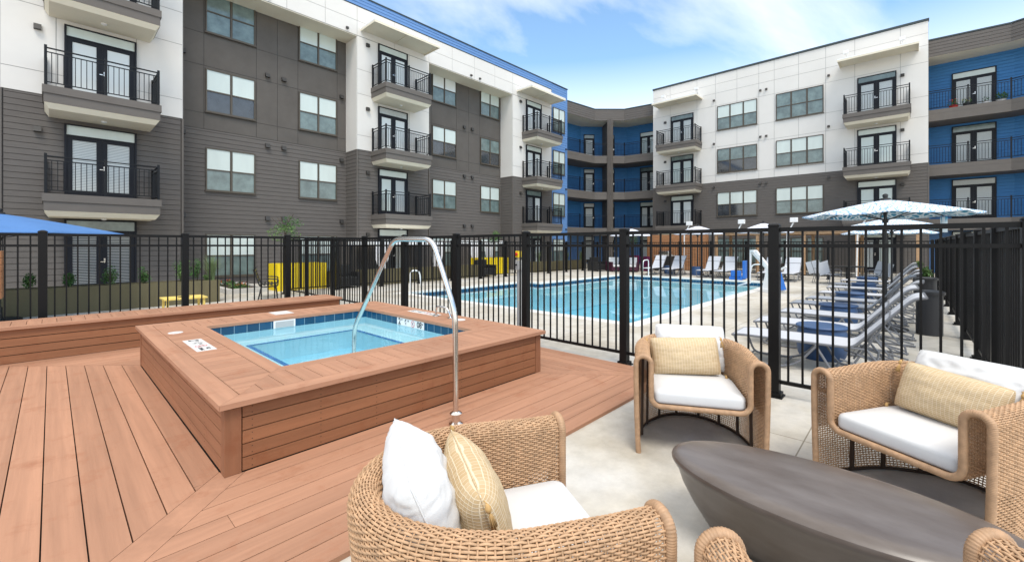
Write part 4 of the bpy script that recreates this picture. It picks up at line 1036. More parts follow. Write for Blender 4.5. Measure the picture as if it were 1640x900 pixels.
seat_set(True, (1.53, .96), (.878, -.48), 'wicker armchair seen from its back, nearest the hot tub and handrail', 'white cushion leaning in the foreground armchair seen from its back',
         'tan lumbar pillow with tassels in the foreground armchair seen from its back', (-.62, .05, .485), (-.45, .03, .488), pw, pt, 22, 17, 2, 0, 0, 0)
pwB, ptB = copy_tree(pw2), copy_tree(pt2)
seat_set(False, (3.315, 1.17), (-.886, -.465), 'wicker armchair facing the camera with its back to the fence and pool', 'white cushion at the back of the armchair facing the camera',
         'tan lumbar pillow in the armchair that faces the camera', (-.62, .02, .485), (-.46, -.03, .488), pwB, ptB, 22, 20, 0, 3, 0, 3)
seat_set(False, (3.415, .10), (-.867, .497), 'wicker armchair cut by the right edge, with the dark oval table in front', 'white cushion in the armchair cut by the right edge',
         'tan lumbar pillow in the armchair cut by the right edge', (-.62, 0, .485), (-.45, .01, .488), pw2, pt2, 24, 20, 0, -2, 0, -3)
seat_set(False, (1.615, .115), (.735, .678), 'wicker armchair of which only two arm tips show at the bottom edge', None, None, None, None, None, None)

# ---------------- oval table
tb = empty('oval_table', (2.53, .33, 0), 'dark brown oval coffee table with tapered sides between the wicker armchairs', 'coffee table')
a_, b_ = .725, .345
def oval(sc, z, n=72):
    return [(2.53+b_*sc*math.cos(t)+.0, .33+(a_-(1-sc)*.25*a_*0)*sc*math.sin(t), z) for t in [2*math.pi*k/n for k in range(n)]]
def off_oval(ins, z, n=72):
    o = []
    for k in range(n):
        t = 2*math.pi*k/n; o.append((2.53+(b_-ins)*math.cos(t), .315+(a_-ins)*math.sin(t), z))
    return o
rings = [(.23, 0.0), (.185, .06), (.115, .16), (.06, .26), (.034, .335), (.010, .368), (.001, .384), (0, .393), (.005, .406), (.017, .418), (.036, .4265), (.065, .431), (.18, .432)]
vs = []; fs = []
for ins, z in rings: vs += off_oval(ins, z)
n = 72
fs = [(i*n+j, i*n+(j+1) % n, (i+1)*n+(j+1) % n, (i+1)*n+j) for i in range(len(rings)-1) for j in range(n)]+[tuple(reversed(range(n))), tuple(range((len(rings)-1)*n, len(rings)*n))]
mb = MB(); k = len(fs)-12*n
mb.add(vs, fs[:8*n]+[fs[-2]], table_wood); mb.build('pedestal', tb, smooth='all')
mb = MB(); mb.add(vs, fs[8*n:-2]+[fs[-1]], table_wood); mb.build('tabletop', tb, smooth='all')

# ================================================================== LOUNGERS
def make_lounger(flat=False):
    r = empty('sun_lounger', (0, 0, 0), 'lounger', 'sun lounger'); W = .31
    # local: foot at x=0, hinge at x=1.32, head beyond; z of bed .36
    hx, bz = 1.32, .37; tx, tz = (1.86, 1.0)
    def side(y): return smooth_path([(0, y, bz-.015), (.10, y, bz), (hx, y, bz), (tx, y, tz), (tx+.10, y, tz+.02)], .08, 5)
    mb = MB()
    for y in (-W, W): mb.tube(side(y), .016, frame_grey, 8)
    mb.tube([(0, -W, bz-.015), (0, W, bz-.015)], .016, frame_grey, 8); mb.tube([(tx+.10, -W, tz+.02), (tx+.10, W, tz+.02)], .016, frame_grey, 8); mb.tube([(hx, -W, bz), (hx, W, bz)], .014, frame_grey, 8)
    for y in (-W, W):
        mb.tube(smooth_path([(.02, y, bz-.01), (.14, y, .02), (.62, y, .02), (.78, y, .10), (.98, y, bz-.01)], .09, 5), .015, frame_grey, 8)
        mb.tube(smooth_path([(.95, y, bz-.01), (1.14, y, .02), (1.70, y, .02), (1.88, y, .02)], .09, 5), .015, frame_grey, 8)
        mb.tube([(1.70, y, .02), (1.45, y, bz-.0), (hx-.05, y, bz)], .014, frame_grey, 8); mb.tube([(1.30, y*.93, .12), (1.66, y*.93, .78)], .012, frame_grey, 8)
        mb.tube([(1.36, y*.95, .30), (1.84, y*.95, .12)], .012, frame_grey, 8); mb.tube([(1.20, y, .22), (1.86, y, .05)], .012, frame_grey, 8)
    for x, z in ((.14, .035), (.62, .035), (1.14, .035), (1.70, .035), (1.66, .78), (1.84, .12), (1.55, .25)): mb.tube([(x, -W, z), (x, W, z)], .012, frame_grey, 8)
    mb.build('frame', r, smooth=True)
    mb = MB(); pts = side(0); k = len(pts); vs = []
    for p in pts: 
        for dz in (.012, .004):
            vs += [(p.x, -W+.012, p.z+dz), (p.x, W-.012, p.z+dz)]
    fs = []
    for i in range(k-1): a = i*4; b = a+4; fs += [(a, a+1, b+1, b), (a+2, b+2, b+3, a+3), (a, b, b+2, a+2), (a+1, a+3, b+3, b+1)]
    mb.add(vs, fs, sling); mb.build('sling', r, smooth=True)
    return r
lg = make_lounger()
ordn = ['nearest', 'second nearest', 'third nearest', 'fourth nearest', 'fifth nearest', 'fourth farthest', 'third farthest', 'second farthest', 'farthest']
lx = [6.82, 8.15, 9.55, 11.15, 12.35, 14.0, 15.9, 17.3, 19.3]
for i, x in enumerate(lx):
    o = lg if i == 0 else copy_tree(lg)
    place(o, (x, 1.87+random.uniform(-.06, .06), 0), R(-90+random.uniform(-2.5, 2.5)), 'grey sling sun lounger by the right-hand fence, %s of its row' % ordn[i]); o['group'] = 'sun loungers beside the right-hand fence'
far = [(23.0, 10.45), (23.0, 9.35), (23.0, 7.55), (23.0, 6.75), (23.0, 4.85), (23.0, 4.05)]
fl_ = ['first from the left', 'second from the left', 'just right of the blue drum table', 'half hidden behind the pool lift', 'just right of the pool lift', 'last on the right']
for (x, y), l in zip(far, fl_):
    o = copy_tree(lg); place(o, (x-1.2, y, 0), 0, 'pale sun lounger beyond the pool, '+l); o['group'] = 'sun loungers across the far end of the pool'
def drum():
    r = empty('drum_table', (0, 0, 0), 'drum', 'side table'); mb = MB()
    mb.lathe((0, 0, 0), [(.255, 0), (.285, .06), (.30, .20), (.295, .36), (.28, .43)], drum_blue, 32); mb.build('body', r, smooth=True)
    mb = MB(); mb.lathe((0, 0, .431), [(.27, 0), (.305, .006), (.312, .02), (.30, .034), (.10, .038)], drum_blue, 32); mb.build('tabletop', r, smooth=True); return r
dr = drum()
for i, (x, y, l) in enumerate([(7.5, .95, 'between the two nearest loungers by the right-hand fence'), (10.37, 1.05, 'between the third and fourth loungers by the right-hand fence'), (13.2, 1.1, 'in the middle of the right-hand lounger row'), (16.6, 1.07, 'between the patterned umbrellas, far along the lounger row'),
                       (20.0, 1.2, 'at the far end of the right-hand lounger row'), (23.6, 8.45, 'between the pale loungers across the far end of the pool'), (23.6, 9.95, 'between the first two loungers from the left across the pool')]):
    o = dr if i == 0 else copy_tree(dr); place(o, (x, y, 0), random.random(), 'round blue drum table '+l); o['group'] = 'blue drum side tables'

# ================================================================== UMBRELLAS
def umbrella(loc, rad, z_rim, z_top, n, mt, mu, label, pole=.025, pm=dark_metal, drape=True, group=None, base=True, sag=.05, phase=0.):
    e = empty('umbrella', (*loc, 0), label, 'umbrella', group); x, y = loc; K = 6
    def pt(a, t, dz=0):
        seg = 2*math.pi/n; f = ((a-phase)/seg) % 1; ch = 1-(1-math.cos(seg/2))*math.sin(math.pi*f)*.9
        r_ = rad*t*ch; z = z_top+(z_rim-z_top)*(t**1.12)-sag*math.sin(math.pi*f)*t*(1-.3*t)
        return (x+r_*math.cos(a), y+r_*math.sin(a), z+dz)
    m_ = n*6
    for nm, dz, mm in (('canopy', 0, mt), ('canopy_lining', -.008, mu)):
        mb = MB(); vs = [pt(2*math.pi*j/m_+phase, t/K+.001, dz) for t in range(K+1) for j in range(m_)]
        fs = [(i*m_+j, i*m_+(j+1) % m_, (i+1)*m_+(j+1) % m_, (i+1)*m_+j) for i in range(K) for j in range(m_)]
        if dz == 0:     # hem band
            b = len(vs); vs += [(v[0]*1, v[1], v[2]-.018) for v in vs[-m_:]]; fs += [((K)*m_+j, (K)*m_+(j+1) % m_, b+(j+1) % m_, b+j) for j in range(m_)]
        mb.add(vs, fs, mm); mb.build(nm, e, smooth='all', recalc=False)
    mb = MB(); mb.tube([(x, y, 0.05), (x, y, z_top+.02)], pole, pm, 12); mb.build('pole', e, smooth=True)
    mb = MB(); mb.lathe((x, y, z_top-.01), [(.09, 0), (.085, .03), (.035, .045), (.045, .08), (.04, .11), (.015, .125)], pm, 14); mb.build('finial', e, smooth=True)
    for j in range(n):
        a = 2*math.pi*j/n+phase; mb = MB(); p1 = pt(a, .98, -.02); p0 = pt(a, .02, -.02); mb.tube([p0, p1], .009, pm, 6)
        pm_ = pt(a, .55, -.025); mb.tube([(x, y, z_rim-.12), pm_], .008, pm, 6); mb.build('rib', e)
    mb = MB(); mb.lathe((x, y, z_rim-.16), [(.045, 0), (.05, .07)], pm, 12); mb.build('hub', e)
    if base: mb = MB(); mb.lathe((x, y, 0), [(.33, 0), (.33, .04), (.28, .06), (.05, .07), (.045, .3)], pm, 24); mb.build('base', e, smooth=True)
    if drape:
        a = phase+2*math.pi*round((-.75-phase)/(2*math.pi/n))/n
        p = pt(a, .99, -.04); mb = MB(); mb.box((p[0]-.02, p[1]-.05, p[2]-.30), (p[0]+.02, p[1]+.05, p[2]), mu); mb.build('tie_strap', e)
    return e
UG = 'patterned umbrellas over the loungers'
umbrella((10.86, .38), 1.32, 2.19, 2.47, 8, canopy_top, canopy_under, 'large blue and white patterned umbrella, the nearest of the lounger row', group=UG, phase=.1)
umbrella((16.9, .45), 1.3, 2.11, 2.42, 8, canopy_top, canopy_under, 'blue and white patterned umbrella behind the large one in the lounger row', group=UG, phase=.2, drape=False)
umbrella((21.5, .7), 1.40, 2.06, 2.42, 8, canopy_top, canopy_under, 'farthest blue and white patterned umbrella, lowest behind the fence rail', group=UG, phase=.0, drape=False)
WG = 'pale umbrellas beyond the pool'
umbrella((24.2, 12.6), 1.3, 2.2, 2.62, 8, umb_white, umb_white, 'pale umbrella near the blue corner of the apartments', group=WG, drape=False)
umbrella((23.7, 8.45), 1.3, 2.22, 2.64, 8, umb_white, umb_white, 'pale umbrella over the far loungers left of the pool lift', group=WG, drape=False, pole=.02)
umbrella((24.0, 5.4), 1.3, 2.25, 2.70, 8, umb_white, umb_white, 'pale umbrella over the far loungers right of the pool lift', group=WG, drape=False)
umbrella((-.75, 14.1), 2.05, 1.86, 2.27, 8, umb_blue, umb_blue, 'plain blue umbrella at the left edge in front of the grey wall', drape=False, phase=R(22.5), sag=.02)

# ================================================================== PLANTERS, PLANTS
PG = 'long olive planters along the left wing'
def planter(x0, x1, y0, y1, h, m, label, name='planter_box', group=None, soil_in=True):
    e = empty(name, ((x0+x1)/2, (y0+y1)/2, 0), label, 'planter', group); mb = MB(); t = .03
    mb.box((x0, y0, 0), (x1, y0+t, h), m); mb.box((x0, y1-t, 0), (x1, y1, h), m); mb.box((x0, y0+t+.001, 0), (x0+t, y1-t-.001, h), m); mb.box((x1-t, y0+t+.001, 0), (x1, y1-t-.001, h), m)
    mb.build('box', e, bevel=.004); mb = MB(); mb.box((x0+t, y0+t, 0.01), (x1-t, y1-t, h-.05), soil); mb.build('soil', e); return e
def shrub(x, y, z, r, h, n, m, label, cat='shrub', name='shrub', size=.03, group=None):
    e = empty(name, (x, y, z), label, cat, group); mb = MB(); mb.tube([(x, y, z-.03), (x, y, z+h*.5)], .012, bark, 6)
    for k in range(5):
        a = random.uniform(0, 6.28); mb.tube([(x, y, z+h*.15), (x+r*.6*math.cos(a), y+r*.6*math.sin(a), z+h*.7)], .006, bark, 5)
    mb.build('stem', e)
    mb = MB()
    for k in range(7):
        a = random.uniform(0, 6.28); rr = random.uniform(0, .55)*r; cz = z+h*random.uniform(.3, .78)
        mb.leaves((x+rr*math.cos(a), y+rr*math.sin(a), cz), (r*.55, r*.55, h*.3), n//7, size*random.uniform(.8, 1.2), m if random.random() < .7 else leaf_b, .1)
    mb.build('foliage', e); return e
def grass(x, y, z, r, h, n, label, group=None):
    e = empty('ornamental_grass', (x, y, z), label, 'grass plant', group); mb = MB()
    for k in range(n):
        a = random.uniform(0, 6.28); l = h*random.uniform(.6, 1.1); sp = r*random.uniform(.1, 1.0); b0 = Vector((x+random.uniform(-.06, .06), y+random.uniform(-.06, .06), z-.02))
        d = Vector((math.cos(a), math.sin(a), 0)); wv = Vector((-d.y, d.x, 0))*.006; p = [b0+d*sp*t**1.8+Vector((0, 0, l*(t-.25*t**3))) for t in (0, .35, .7, 1)]
        vs = []; [vs.extend([q-wv*(1-i/3.4), q+wv*(1-i/3.4)]) for i, q in enumerate(p)]
        mb.add(vs, [(0,1,3,2), (2,3,5,4), (4,5,7,6)], leaf_c)
    mb.build('blades', e, recalc=False); return e
planter(-5.5, 3.28, 14.45, 15.0, .62, olive, 'long olive planter with small shrubs at the left, below the grey wall', group=PG)
SG = 'small shrubs in the left olive planter'
for x, l, r_ in ((.0-.0, 'leftmost small round shrub in the left olive planter', .13), (.52, 'small round shrub left of the patio door, second from the left', .14), (1.16, 'round shrub in front of the left pane of the patio door', .17),
                 (1.76, 'round shrub in front of the right pane of the patio door', .15), (2.36-.0, 'taller shrub right beside the patio door', .17), (2.82, 'shrub between the patio door and the ornamental grass', .17)):
    px = (x*1.0)
    r_ *= 1.7
    shrub({0: -.35, .52: .28, 1.16: 1.02, 1.76: 1.66, 2.36: 2.42, 2.82: 2.92-.12}.get(x, x), 14.7, .58, r_*.75, r_*1.75 if x < 2 else r_*2.3, 700, leaf_a, l, group=SG, size=.022)
shrub(3.0, 14.68, .58, .09, .2, 300, leaf_b, 'small bright green shrub tucked beside the ornamental grass', group=SG, size=.02)
grass(3.22-.08, 14.75, .6, .42, .95, 260, 'wispy ornamental grass at the right end of the left olive planter')
planter(8.3, 12.6, 15.75, 16.3, .62, olive, 'olive planter in front of the white curtained cabana', group=PG)
planter(13.0, 15.0, 16.0, 16.5, .62, olive, 'short olive planter just left of the far yellow planter', group=PG)
planter(19.3, 21.4, 16.2, 16.7, .62, olive, 'olive planter just behind the emergency stop post', group=PG)
planter(21.8, 24.8, 16.2, 16.7, .62, olive, 'far olive planter by the blue wall of the left wing', group=PG)
for x, l in ((19.9, 'wispy grass plant in the olive planter behind the emergency stop post'), (21.0, 'second wispy grass plant right of the emergency stop post'), (24.4, 'tall grass plant at the end of the far olive planter'), (22.8, 'low grass plant in the middle of the far olive planter')):
    grass(x, 16.4, .6, .35, .9, 160, l, 'grass plants in the far olive planters')
YG = 'square yellow planters'
planter(5.35, 7.05, 16.1, 17.0, .95, yellow, 'yellow planter with a small tree, left of the handrail', group=YG)
planter(15.6, 17.6, 16.7, 17.6, .92, yellow, 'yellow planter with a small tree, right of the handrail', group=YG)
def small_tree(x, y, z, zt, r, label):
    e = empty('small_tree', (x, y, z), label, 'tree', 'small trees in the yellow planters'); mb = MB()
    mb.tube([(x, y, z-.05), (x+.03, y, (z+zt)/2), (x, y, zt-r)], .02, bark, 8, radii=[.028, .022, .014])
    for k in range(7):
        a = random.uniform(0, 6.28); b = Vector((x, y, z+(zt-z)*random.uniform(.5, .75))); mb.tube([b, b+Vector((math.cos(a)*r*.4, math.sin(a)*r*.4, r*.5)), b+Vector((math.cos(a)*r*.75, math.sin(a)*r*.75, r*.9))], .008, bark, 5)
    mb.build('trunk', e); mb = MB()
    for k in range(13):
        a = random.uniform(0, 6.28); rr = r*random.uniform(.1, .85); mb.leaves((x+rr*math.cos(a), y+rr*math.sin(a), zt-r*random.uniform(.2, 1.5)), (r*.38, r*.38, r*.3), 75, .032, random.choice([leaf_a, leaf_a, leaf_b]), .1)
    mb.build('crown', e); return e
small_tree(5.72, 16.5, .9, 2.66, .56, 'small leafy tree in the near yellow planter')
small_tree(16.9, 17.1, .9, 2.4, .40, 'small leafy tree in the far yellow planter')
small_tree(25.6, 13.3, .3, 2.5, .55, 'small leafy tree by the magenta planters'); bpy.data.objects['small_tree.002']['group'] = 'small trees near the blue corner'
del bpy.data.objects['small_tree.002']['group']
planter(25.2, 25.9, 12.9, 13.6, .95, magenta, 'magenta planter under the small tree near the blue corner', group='magenta planters')
planter(25.2, 25.8, 12.0, 12.5, .9, magenta, 'magenta planter right of the small tree near the blue corner', group='magenta planters')
for i, (x, y) in enumerate(((17.6, -.32), (23.4, -.2))):
    planter(x-.22, x+.22, y-.2, y+.2, .65, bin_m, ['black planter box beside the trash bins along the right-hand fence', 'farthest black planter box along the right-hand fence'][i], group='black planter boxes')
    shrub(x, y, .62, .2, .38, 500, leaf_b, ['light green shrub in the near black planter box', 'light green shrub in the far black planter box'][i], size=.03, group='shrubs in black planter boxes')

# flower beds with kerbs by the left wing
def bed(x0, x1, y0, y1, lab):
    e = empty('flower_bed', ((x0+x1)/2, (y0+y1)/2, 0), lab, 'flower bed', 'kerbed flower beds by the left wing'); mb = MB(); k = .16
    ring(mb, [(x0+k, y0+k), (x1-k, y0+k), (x1-k, y1-k), (x0+k, y1-k)], [(x0, y0), (x1, y0), (x1, y1), (x0, y1)], 0, .16, kerb_m); mb.build('kerb', e)
    mb = MB(); mb.box((x0+k, y0+k, .003), (x1-k, y1-k, .12), soil); mb.build('soil', e)
    mb = MB()
    for _ in range(int((x1-x0)*7)):
        cx_, cy_ = random.uniform(x0+.3, x1-.3), random.uniform(y0+.3, y1-.3); mb.leaves((cx_, cy_, .2), (.16, .16, .12), 60, .04, random.choice([leaf_a, leaf_b]), 0)
        mb.leaves((cx_, cy_, .27), (.14, .14, .05), 8, .03, MATS['red_petals'], 0)
    mb.build('plants', e)['kind'] = 'stuff'
bed(3.9, 5.1, 16.3, 19.4, 'kerbed flower bed left of the near yellow planter'); bed(7.3, 11.0, 17.3, 19.4, 'kerbed flower bed behind the fence between the two yellow planters')

# ================================================================== CABANAS
def cabana(x0, x1, y0, y1, h, label, curt):
    e = empty('cabana', ((x0+x1)/2, (y0+y1)/2, 0), label, 'cabana', 'white roofed cabanas along the left wing'); mb = MB()
    for x in (x0, x1):
        for y in (y0, y1): mb = MB(); mb.box((x-.05, y-.05, 0), (x+.05, y+.05, h-.16), dark_metal); mb.build('post', e)
    mb = MB(); mb.box((x0-.1, y0-.1, h-.155), (x1+.1, y1+.1, h), white_metal); mb.build('roof', e)
    for x in curt:
        mb = MB(); pts = []; W_ = .36; k = 24
        top = [(x-W_+2*W_*i/k, y0-.09+.035*math.sin(i*1.7)) for i in range(k+1)]
        zs_ = [h-.16, h*.62, h*.42, .08]; wd = [1, .9, .62, .8]
        vs = [(x+(p[0]-x)*w_, p[1], z) for z, w_ in zip(zs_, wd) for p in top]; fs = [(r*(k+1)+i, r*(k+1)+i+1, (r+1)*(k+1)+i+1, (r+1)*(k+1)+i) for r in range(3) for i in range(k)]
        mb.add(vs, fs, curtain); mb.build('curtain', e, smooth='all')
cabana(9.35, 12.8, 16.6, 18.8, 1.78, 'white roofed cabana with two tied curtains behind the handrail', (9.6, 12.5))
cabana(14.6, 18.4, 17.9, 19.0, 1.86, 'white roofed cabana with curtains behind the far yellow planter', (16.1, 17.2))

# ================================================================== OTHER POOLSIDE THINGS
# emergency stop post
es = empty('emergency_stop_post', (5.62, 5.06, 0), 'pale post with a yellow emergency stop box and grey switch box behind the fence', 'emergency post')
mb = MB(); mb.tube([(5.62, 5.06, 0), (5.62, 5.06, 1.25)], .045, grey_box, 16); mb.build('post', es, smooth=True)
mb = MB(); mb.box((5.53, 4.99, 1.17), (5.66, 5.11, 1.34), grey_box); mb.build('switch_box', es, bevel=.006)
mb = MB(); mb.box((5.55, 5.03, 1.39), (5.64, 5.12, 1.50), yellow); mb.bar((5.60, 5.07, 1.34), (5.60, 5.07, 1.39), .03, .03, grey_box); bx_ = mb.build('button_box', es, bevel=.005)
mb = MB(); mb.tube([(5.549, 5.065, 1.445), (5.515, 5.065, 1.445)], .028, red, 14); mb.build('red_button', bx_)
mb = MB(); mb.tube([(5.529, 5.05, 1.26), (5.515, 5.05, 1.26)], .016, ink, 12); mb.build('switch_knob', es)
# pool lift
pl = empty('pool_lift', (16.9, 3.55, 0), 'white and blue pool lift with a hoisted seat at the far corner of the pool', 'pool lift')
mb = MB(); mb.prism([(16.45, 3.4), (16.95, 3.15), (17.15, 3.55), (16.65, 3.85)], 0, .12, white_metal)
mb.add([(16.5,3.45,.12),(16.9,3.2,.12),(17.1,3.55,.12),(16.7,3.8,.12),(16.62,3.5,.82),(16.82,3.38,.82),(16.92,3.55,.82),(16.72,3.67,.82)], [(4,5,6,7),(0,1,5,4),(1,2,6,5),(2,3,7,6),(3,0,4,7)], white_metal); mb.build('base', pl, bevel=.01)
mb = MB(); mb.add([(16.47,3.30,.1),(16.88,3.10,.1),(16.90,3.13,.1),(16.5,3.34,.1),(16.6,3.40,.78),(16.82,3.27,.78),(16.84,3.31,.78),(16.62,3.44,.78)], [(0,1,5,4),(1,2,6,5),(2,3,7,6),(3,0,4,7),(4,5,6,7)], lift_blue); mb.build('cover', pl)
mb = MB(); mb.bar((16.75, 3.55, .75), (16.9, 4.05, 1.40), .10, .10, white_metal); mb.bar((16.9, 3.55, .62), (17.0, 4.2, 1.38), .06, .06, white_metal); mb.bar((16.88, 4.05, 1.40), (17.0, 4.25, 1.40), .12, .08, white_metal)
mb.bar((16.75, 3.5, .62), (16.55, 3.05, .90), .06, .06, white_metal); mb.build('arm', pl)
mb = MB(); mb.bar((16.96, 4.22, 1.38), (16.96, 4.26, .25), .07, .09, white_metal); mb.bar((16.96, 4.26, .28), (16.9, 4.60, .16), .05, .05, white_metal); mb.build('hanger', pl)
mb = MB(); mb.box((16.72, 4.32, .42), (17.2, 4.42, 1.05), lift_blue); mb.box((16.72, 4.42, .36), (17.2, 4.86, .48), lift_blue); mb.box((16.70, 4.45, .48), (16.75, 4.80, .70), lift_blue); mb.build('seat', pl, bevel=.02)
# pool handrails
def pool_rail(x, y, dx_, lab, h=.85, ln=.7):
    e = empty('pool_handrail', (x, y, 0), lab, 'handrail', 'white handrails at the pool edge')
    mb = MB(); mb.tube(smooth_path([(x, y, 0), (x, y, h), (x+dx_[0]*ln, y+dx_[1]*ln, h-.02), (x+dx_[0]*(ln+.15), y+dx_[1]*(ln+.15), -.3)], .16), .024, white_metal, 10); mb.build('rail', e, smooth=True)
    mb = MB(); mb.lathe((x, y, .006), [(.06, 0), (.06, .02), (.03, .03)], white_metal, 14); mb.build('base_flange', e)
pool_rail(8.0, 12.0, (1, 0), 'white handrail of the steps near the left end of the pool', .78, .35)
pool_rail(19.3, 4.05, (0, 1), 'white handrail at the pool steps, right of the pool lift', .85, .7)
pool_rail(21.3, 10.1, (-1, 0), 'white handrail at the far left end of the pool, by the white chairs', .85, .6)
# trash bins and discs by the right-hand fence
for i, (x, y, r_, h, lab) in enumerate(((10.75, -.22, .19, .72, 'tall black round bin by the right-hand fence, nearer of the two'), (14.6, -.25, .19, .75, 'tall black round bin by the right-hand fence, farther of the two'))):
    e = empty('trash_bin', (x, y, 0), lab, 'bin', 'black bins by the right-hand fence'); mb = MB(); mb.lathe((x, y, 0), [(r_*.95, 0), (r_*.95, h)], bin_m, 24); mb.build('body', e, smooth=True)
    mb = MB(); mb.lathe((x, y, h+.001), [(r_*1.1, 0), (r_*1.12, .05), (r_*.9, .07), (r_*.3, .075)], bin_m, 24); mb.build('lid', e, smooth=True)
e = empty('fire_bowl', (5.95, -.30, 0), 'low black round bowl just beyond the fence at the right edge', 'bowl'); mb = MB(); mb.lathe((5.95, -.3, 0), [(.12, 0), (.14, .25), (.2, .36), (.245, .43), (.25, .45), (.22, .452), (.2, .44)], bin_m, 28); mb.build('bowl', e, smooth=True)
# dining table with sling chairs under the far umbrellas
def sling_chair(x, y, rz, lab, m=sling, group=None):
    e = empty('patio_chair', (0, 0, 0), lab, 'chair', group); mb = MB(); W = .27
    for yy in (-W, W):
        mb.tube(smooth_path([(.25, yy, 0), (.25, yy, .62), (-.25, yy, .62)], .08), .013, frame_grey, 6); mb.tube([(-.3, yy, 0), (-.2, yy, .42), (-.34, yy, .92)], .013, frame_grey, 6); mb.tube([(.25, yy, .40), (-.2, yy, .40)], .013, frame_grey, 6)
    mb.build('frame', e); mb = MB(); mb.box((-.2, -W+.015, .405), (.24, W-.015, .42), m); mb.build('seat', e)
    mb = MB(); mb.bar((-.2, 0, .42), (-.34, 0, .92), .5, .012, m); mb.build('backrest', e); place(e, (x, y, 0), rz); return e
e = empty('dining_table', (22.6, 2.0, 0), 'dark round dining table beneath the farthest patterned umbrella', 'table'); mb = MB(); mb.lathe((22.6, 2.0, .70), [(.58, 0), (.6, .02), (.6, .035)], dark_metal, 28); mb.build('tabletop', e)
mb = MB(); mb.lathe((22.6, 2.0, 0), [(.25, 0), (.25, .02), (.04, .04), (.04, .70)], dark_metal, 14); mb.build('pedestal', e)
CGp = 'sling chairs round the dark dining table'
sling_chair(21.9, 2.5, R(-40), 'sling chair left of the dark dining table', group=CGp); sling_chair(22.5, 2.85, R(-90), 'sling chair behind left of the dark dining table', group=CGp)
sling_chair(22.4, 1.1, R(85), 'sling chair right of the dark dining table', group=CGp)
# lounge seating by the blue corner
def lounge_chair(x, y, rz, lab, body, cushm, group):
    e = empty('lounge_chair', (0, 0, 0), lab, 'lounge chair', group); mb = MB()
    mb.box((-.4, -.4, .08), (.35, .4, .30), body); mb.box((-.42, -.46, .05), (.35, -.401, .6), body); mb.box((-.42, .401, .05), (.35, .46, .6), body); mb.box((-.48, -.46, .05), (-.421, .46, .62), body)
    for sx in (-.42, .3):
        for sy in (-.42, .42): mb.box((sx-.02, sy-.02, 0), (sx+.02, sy+.02, .05), body)
    mb.build('frame', e, bevel=.004); mb = MB(); mb.box((-.38, -.38, .305), (.36, .38, .42), cushm); mb.build('seat_cushion', e, bevel=.03); mb = MB(); mb.box((-.40, -.36, .43), (-.25, .36, .86), cushm); mb.build('back_cushion', e, bevel=.03)
    place(e, (x, y, 0), rz); return e
maroon = mat('dark_maroon', (.05, .006, .022), .6); LG = 'lounge chairs by the blue corner'
lounge_chair(23.6, 13.3, R(-120), 'white cushioned lounge chair by the magenta planters, left one', maroon, white_fabric, LG)
lounge_chair(23.9, 12.5, R(-160), 'white cushioned lounge chair by the magenta planters, right one', maroon, white_fabric, LG)
lounge_chair(23.2, 14.3, R(-100), 'dark lounge chair at the end of the far olive planter', dark_metal, dark_metal, LG)
lounge_chair(7.55, 15.75, R(-90), 'dark lounge chair in front of the near yellow planter', dark_metal, dark_metal, 'dark lounge chairs by the yellow planters')
lounge_chair(15.2, 16.05, R(-90), 'dark lounge chair left of the far yellow planter', dark_metal, dark_metal, 'dark lounge chairs by the yellow planters')
# black park bench seen from its side, left of the fence
e = empty('park_bench', (0, 0, 0), 'black slatted metal bench on the path left of the near yellow planter', 'bench'); mb = MB()
for k in range(5): mb.box((-.04-.09*k, -.7, .43), (-.10-.09*k+.0, .7, .445), dark_metal)
mb.build('seat', e); mb = MB()
for k in range(4): mb.bar((-.50-.03*k, -.7, .55+.1*k), (-.50-.03*k, .7, .55+.1*k), .015, .07, dark_metal)
mb.build('backrest', e)
for y in (-.6, .6):
    mb = MB(); mb.tube(smooth_path([(-.62, y, .9), (-.46, y, .42), (-.40, y, .38), (0, y, .40), (.02, y, .60), (-.3, y, .62)], .05), .018, dark_metal, 8); mb.tube([(-.05, y, .39), (.0, y, 0)], .018, dark_metal, 8); mb.tube([(-.42, y, .39), (-.5, y, 0)], .018, dark_metal, 8); mb.build('leg', e)
place(e, (4.75, 14.3, 0), R(-18))
# yellow side table behind the timber bench
e = empty('yellow_side_table', (2.0, 11.9, 0), 'small pale yellow side table behind the timber bench', 'side table'); mb = MB()
mb.box((1.62, 11.5, .43), (2.38, 12.1, .46), yellow_pale); mb.build('tabletop', e); 
for sx in (1.66, 2.30):
    for sy in (11.53, 12.03): mb = MB(); mb.box((sx, sy, 0), (sx+.04, sy+.04, .43), yellow_pale); mb.build('leg', e)
mb = MB(); mb.box((1.9, 11.75, .461), (2.1, 11.82, .475), dark_metal); mb.build('tray', e)
# timber fronted cabinet at the left edge
e = empty('timber_cabinet', (-1.1, 10.4, 0), 'brown timber cabinet on a dark base at the left edge behind the fence', 'cabinet'); mb = MB()
for k in range(7): mb.rnd = random.random(); mb.box((-1.9, 10.2, .78+k*.105), (-.52, 10.75, .78+(k+1)*.105-.005), brown_wood)
mb.build('timber_body', e); mb = MB(); mb.box((-1.85, 10.25, 0), (-.56, 10.7, .775), dark_metal); mb.build('base', e)
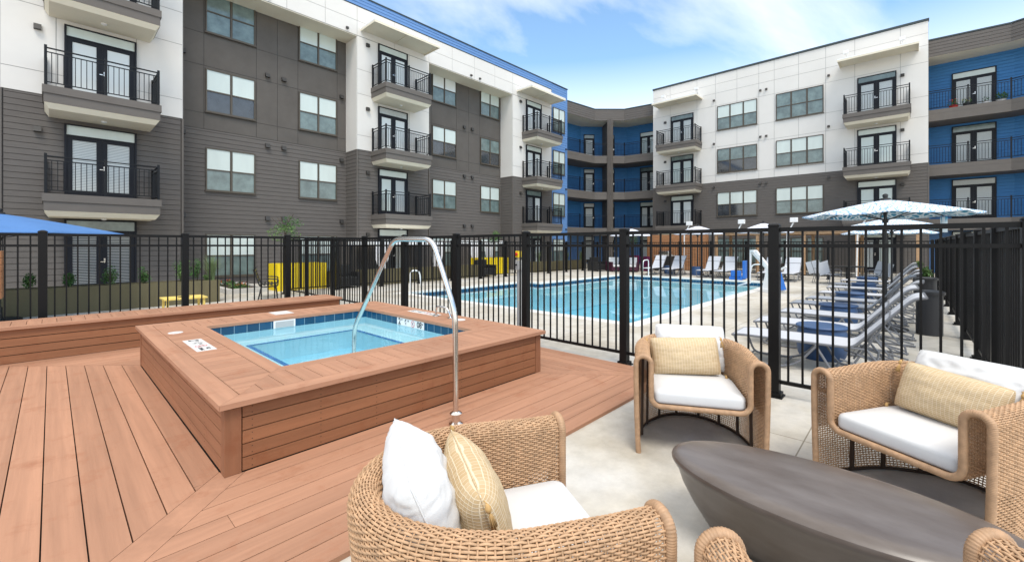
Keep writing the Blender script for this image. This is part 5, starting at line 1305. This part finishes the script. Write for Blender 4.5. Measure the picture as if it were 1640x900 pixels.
# timber pergola and slatted wall beyond the pool
e = empty('timber_wall', (27.2, 11.2, 0), 'cedar slatted screen wall at the far side of the pool', 'screen wall'); mb = MB()
for k in range(14): mb.rnd = random.random(); mb.box((27.3, 9.2, .05+k*.16), (27.34, 13.0, .2+k*.16), brown_wood)
mb.build('slats', e)
for y in (9.2, 11.1, 13.0): mb = MB(); mb.box((27.345, y-.06, 0), (27.46, y+.06, 2.3), brown_wood); mb.build('post', e)
e = empty('pergola', (28.5, 4.5, 0), 'timber pergola with tan posts along the far side of the pool', 'pergola')
pine = mat('pale_timber', (.42, .26, .14), .65, noise=(3, .2), stretch=(1, 1, 6))
for y in (8.6, 6.4, 4.2, 2.0, -.2):
    for x in (27.2, 30.0): mb = MB(); mb.box((x-.07, y-.07, 0), (x+.07, y+.07, 2.18), pine); mb.build('post', e)
mb = MB(); mb.box((27.1, -.4, 2.185), (27.3, 8.8, 2.40), pine); mb.box((29.9, -.4, 2.185), (30.1, 8.8, 2.40), pine); mb.build('beam', e)
mb = MB(); mb.box((27.0, -.5, 2.402), (30.3, 8.9, 2.46), trim_grey); mb.build('roof', e)
for i, (y, lab) in enumerate(((9.75, 'above the timber screen wall'), (6.9, 'above the pergola, second from the left'), (4.45, 'above the pergola, third from the left'), (1.6, 'behind the large patterned umbrella'))):
    e = empty('flood_light', (26.0, y, 0), 'white floodlight on a thin leaning pole '+lab, 'floodlight', 'white floodlights beyond the pool')
    mb = MB(); mb.tube([(26.0, y+.35, 0), (26.0, y+.30, 2.2), (26.0, y+.02, 2.78)], .035, white_metal, 8); mb.build('pole', e, smooth=True)
    mb = MB(); mb.box((25.9, y-.17, 2.78), (26.05, y+.17, 3.02), white_metal); mb.build('lamp_head', e, bevel=.02)
# grill counter by the blue corner
e = empty('grill_counter', (26.6, 11.9, 0), 'dark outdoor grill counter near the magenta planters', 'grill'); mb = MB(); mb.box((26.2, 10.9, 0), (26.9, 12.0, .92), dark_metal); mb.build('cabinet', e)
mb = MB(); mb.box((26.15, 10.85, .922), (26.95, 12.05, .97), grey_box); mb.build('countertop', e); mb = MB(); mb.box((26.25, 11.1, .972), (26.85, 11.8, 1.25), chrome); mb.build('grill_hood', e, bevel=.06)
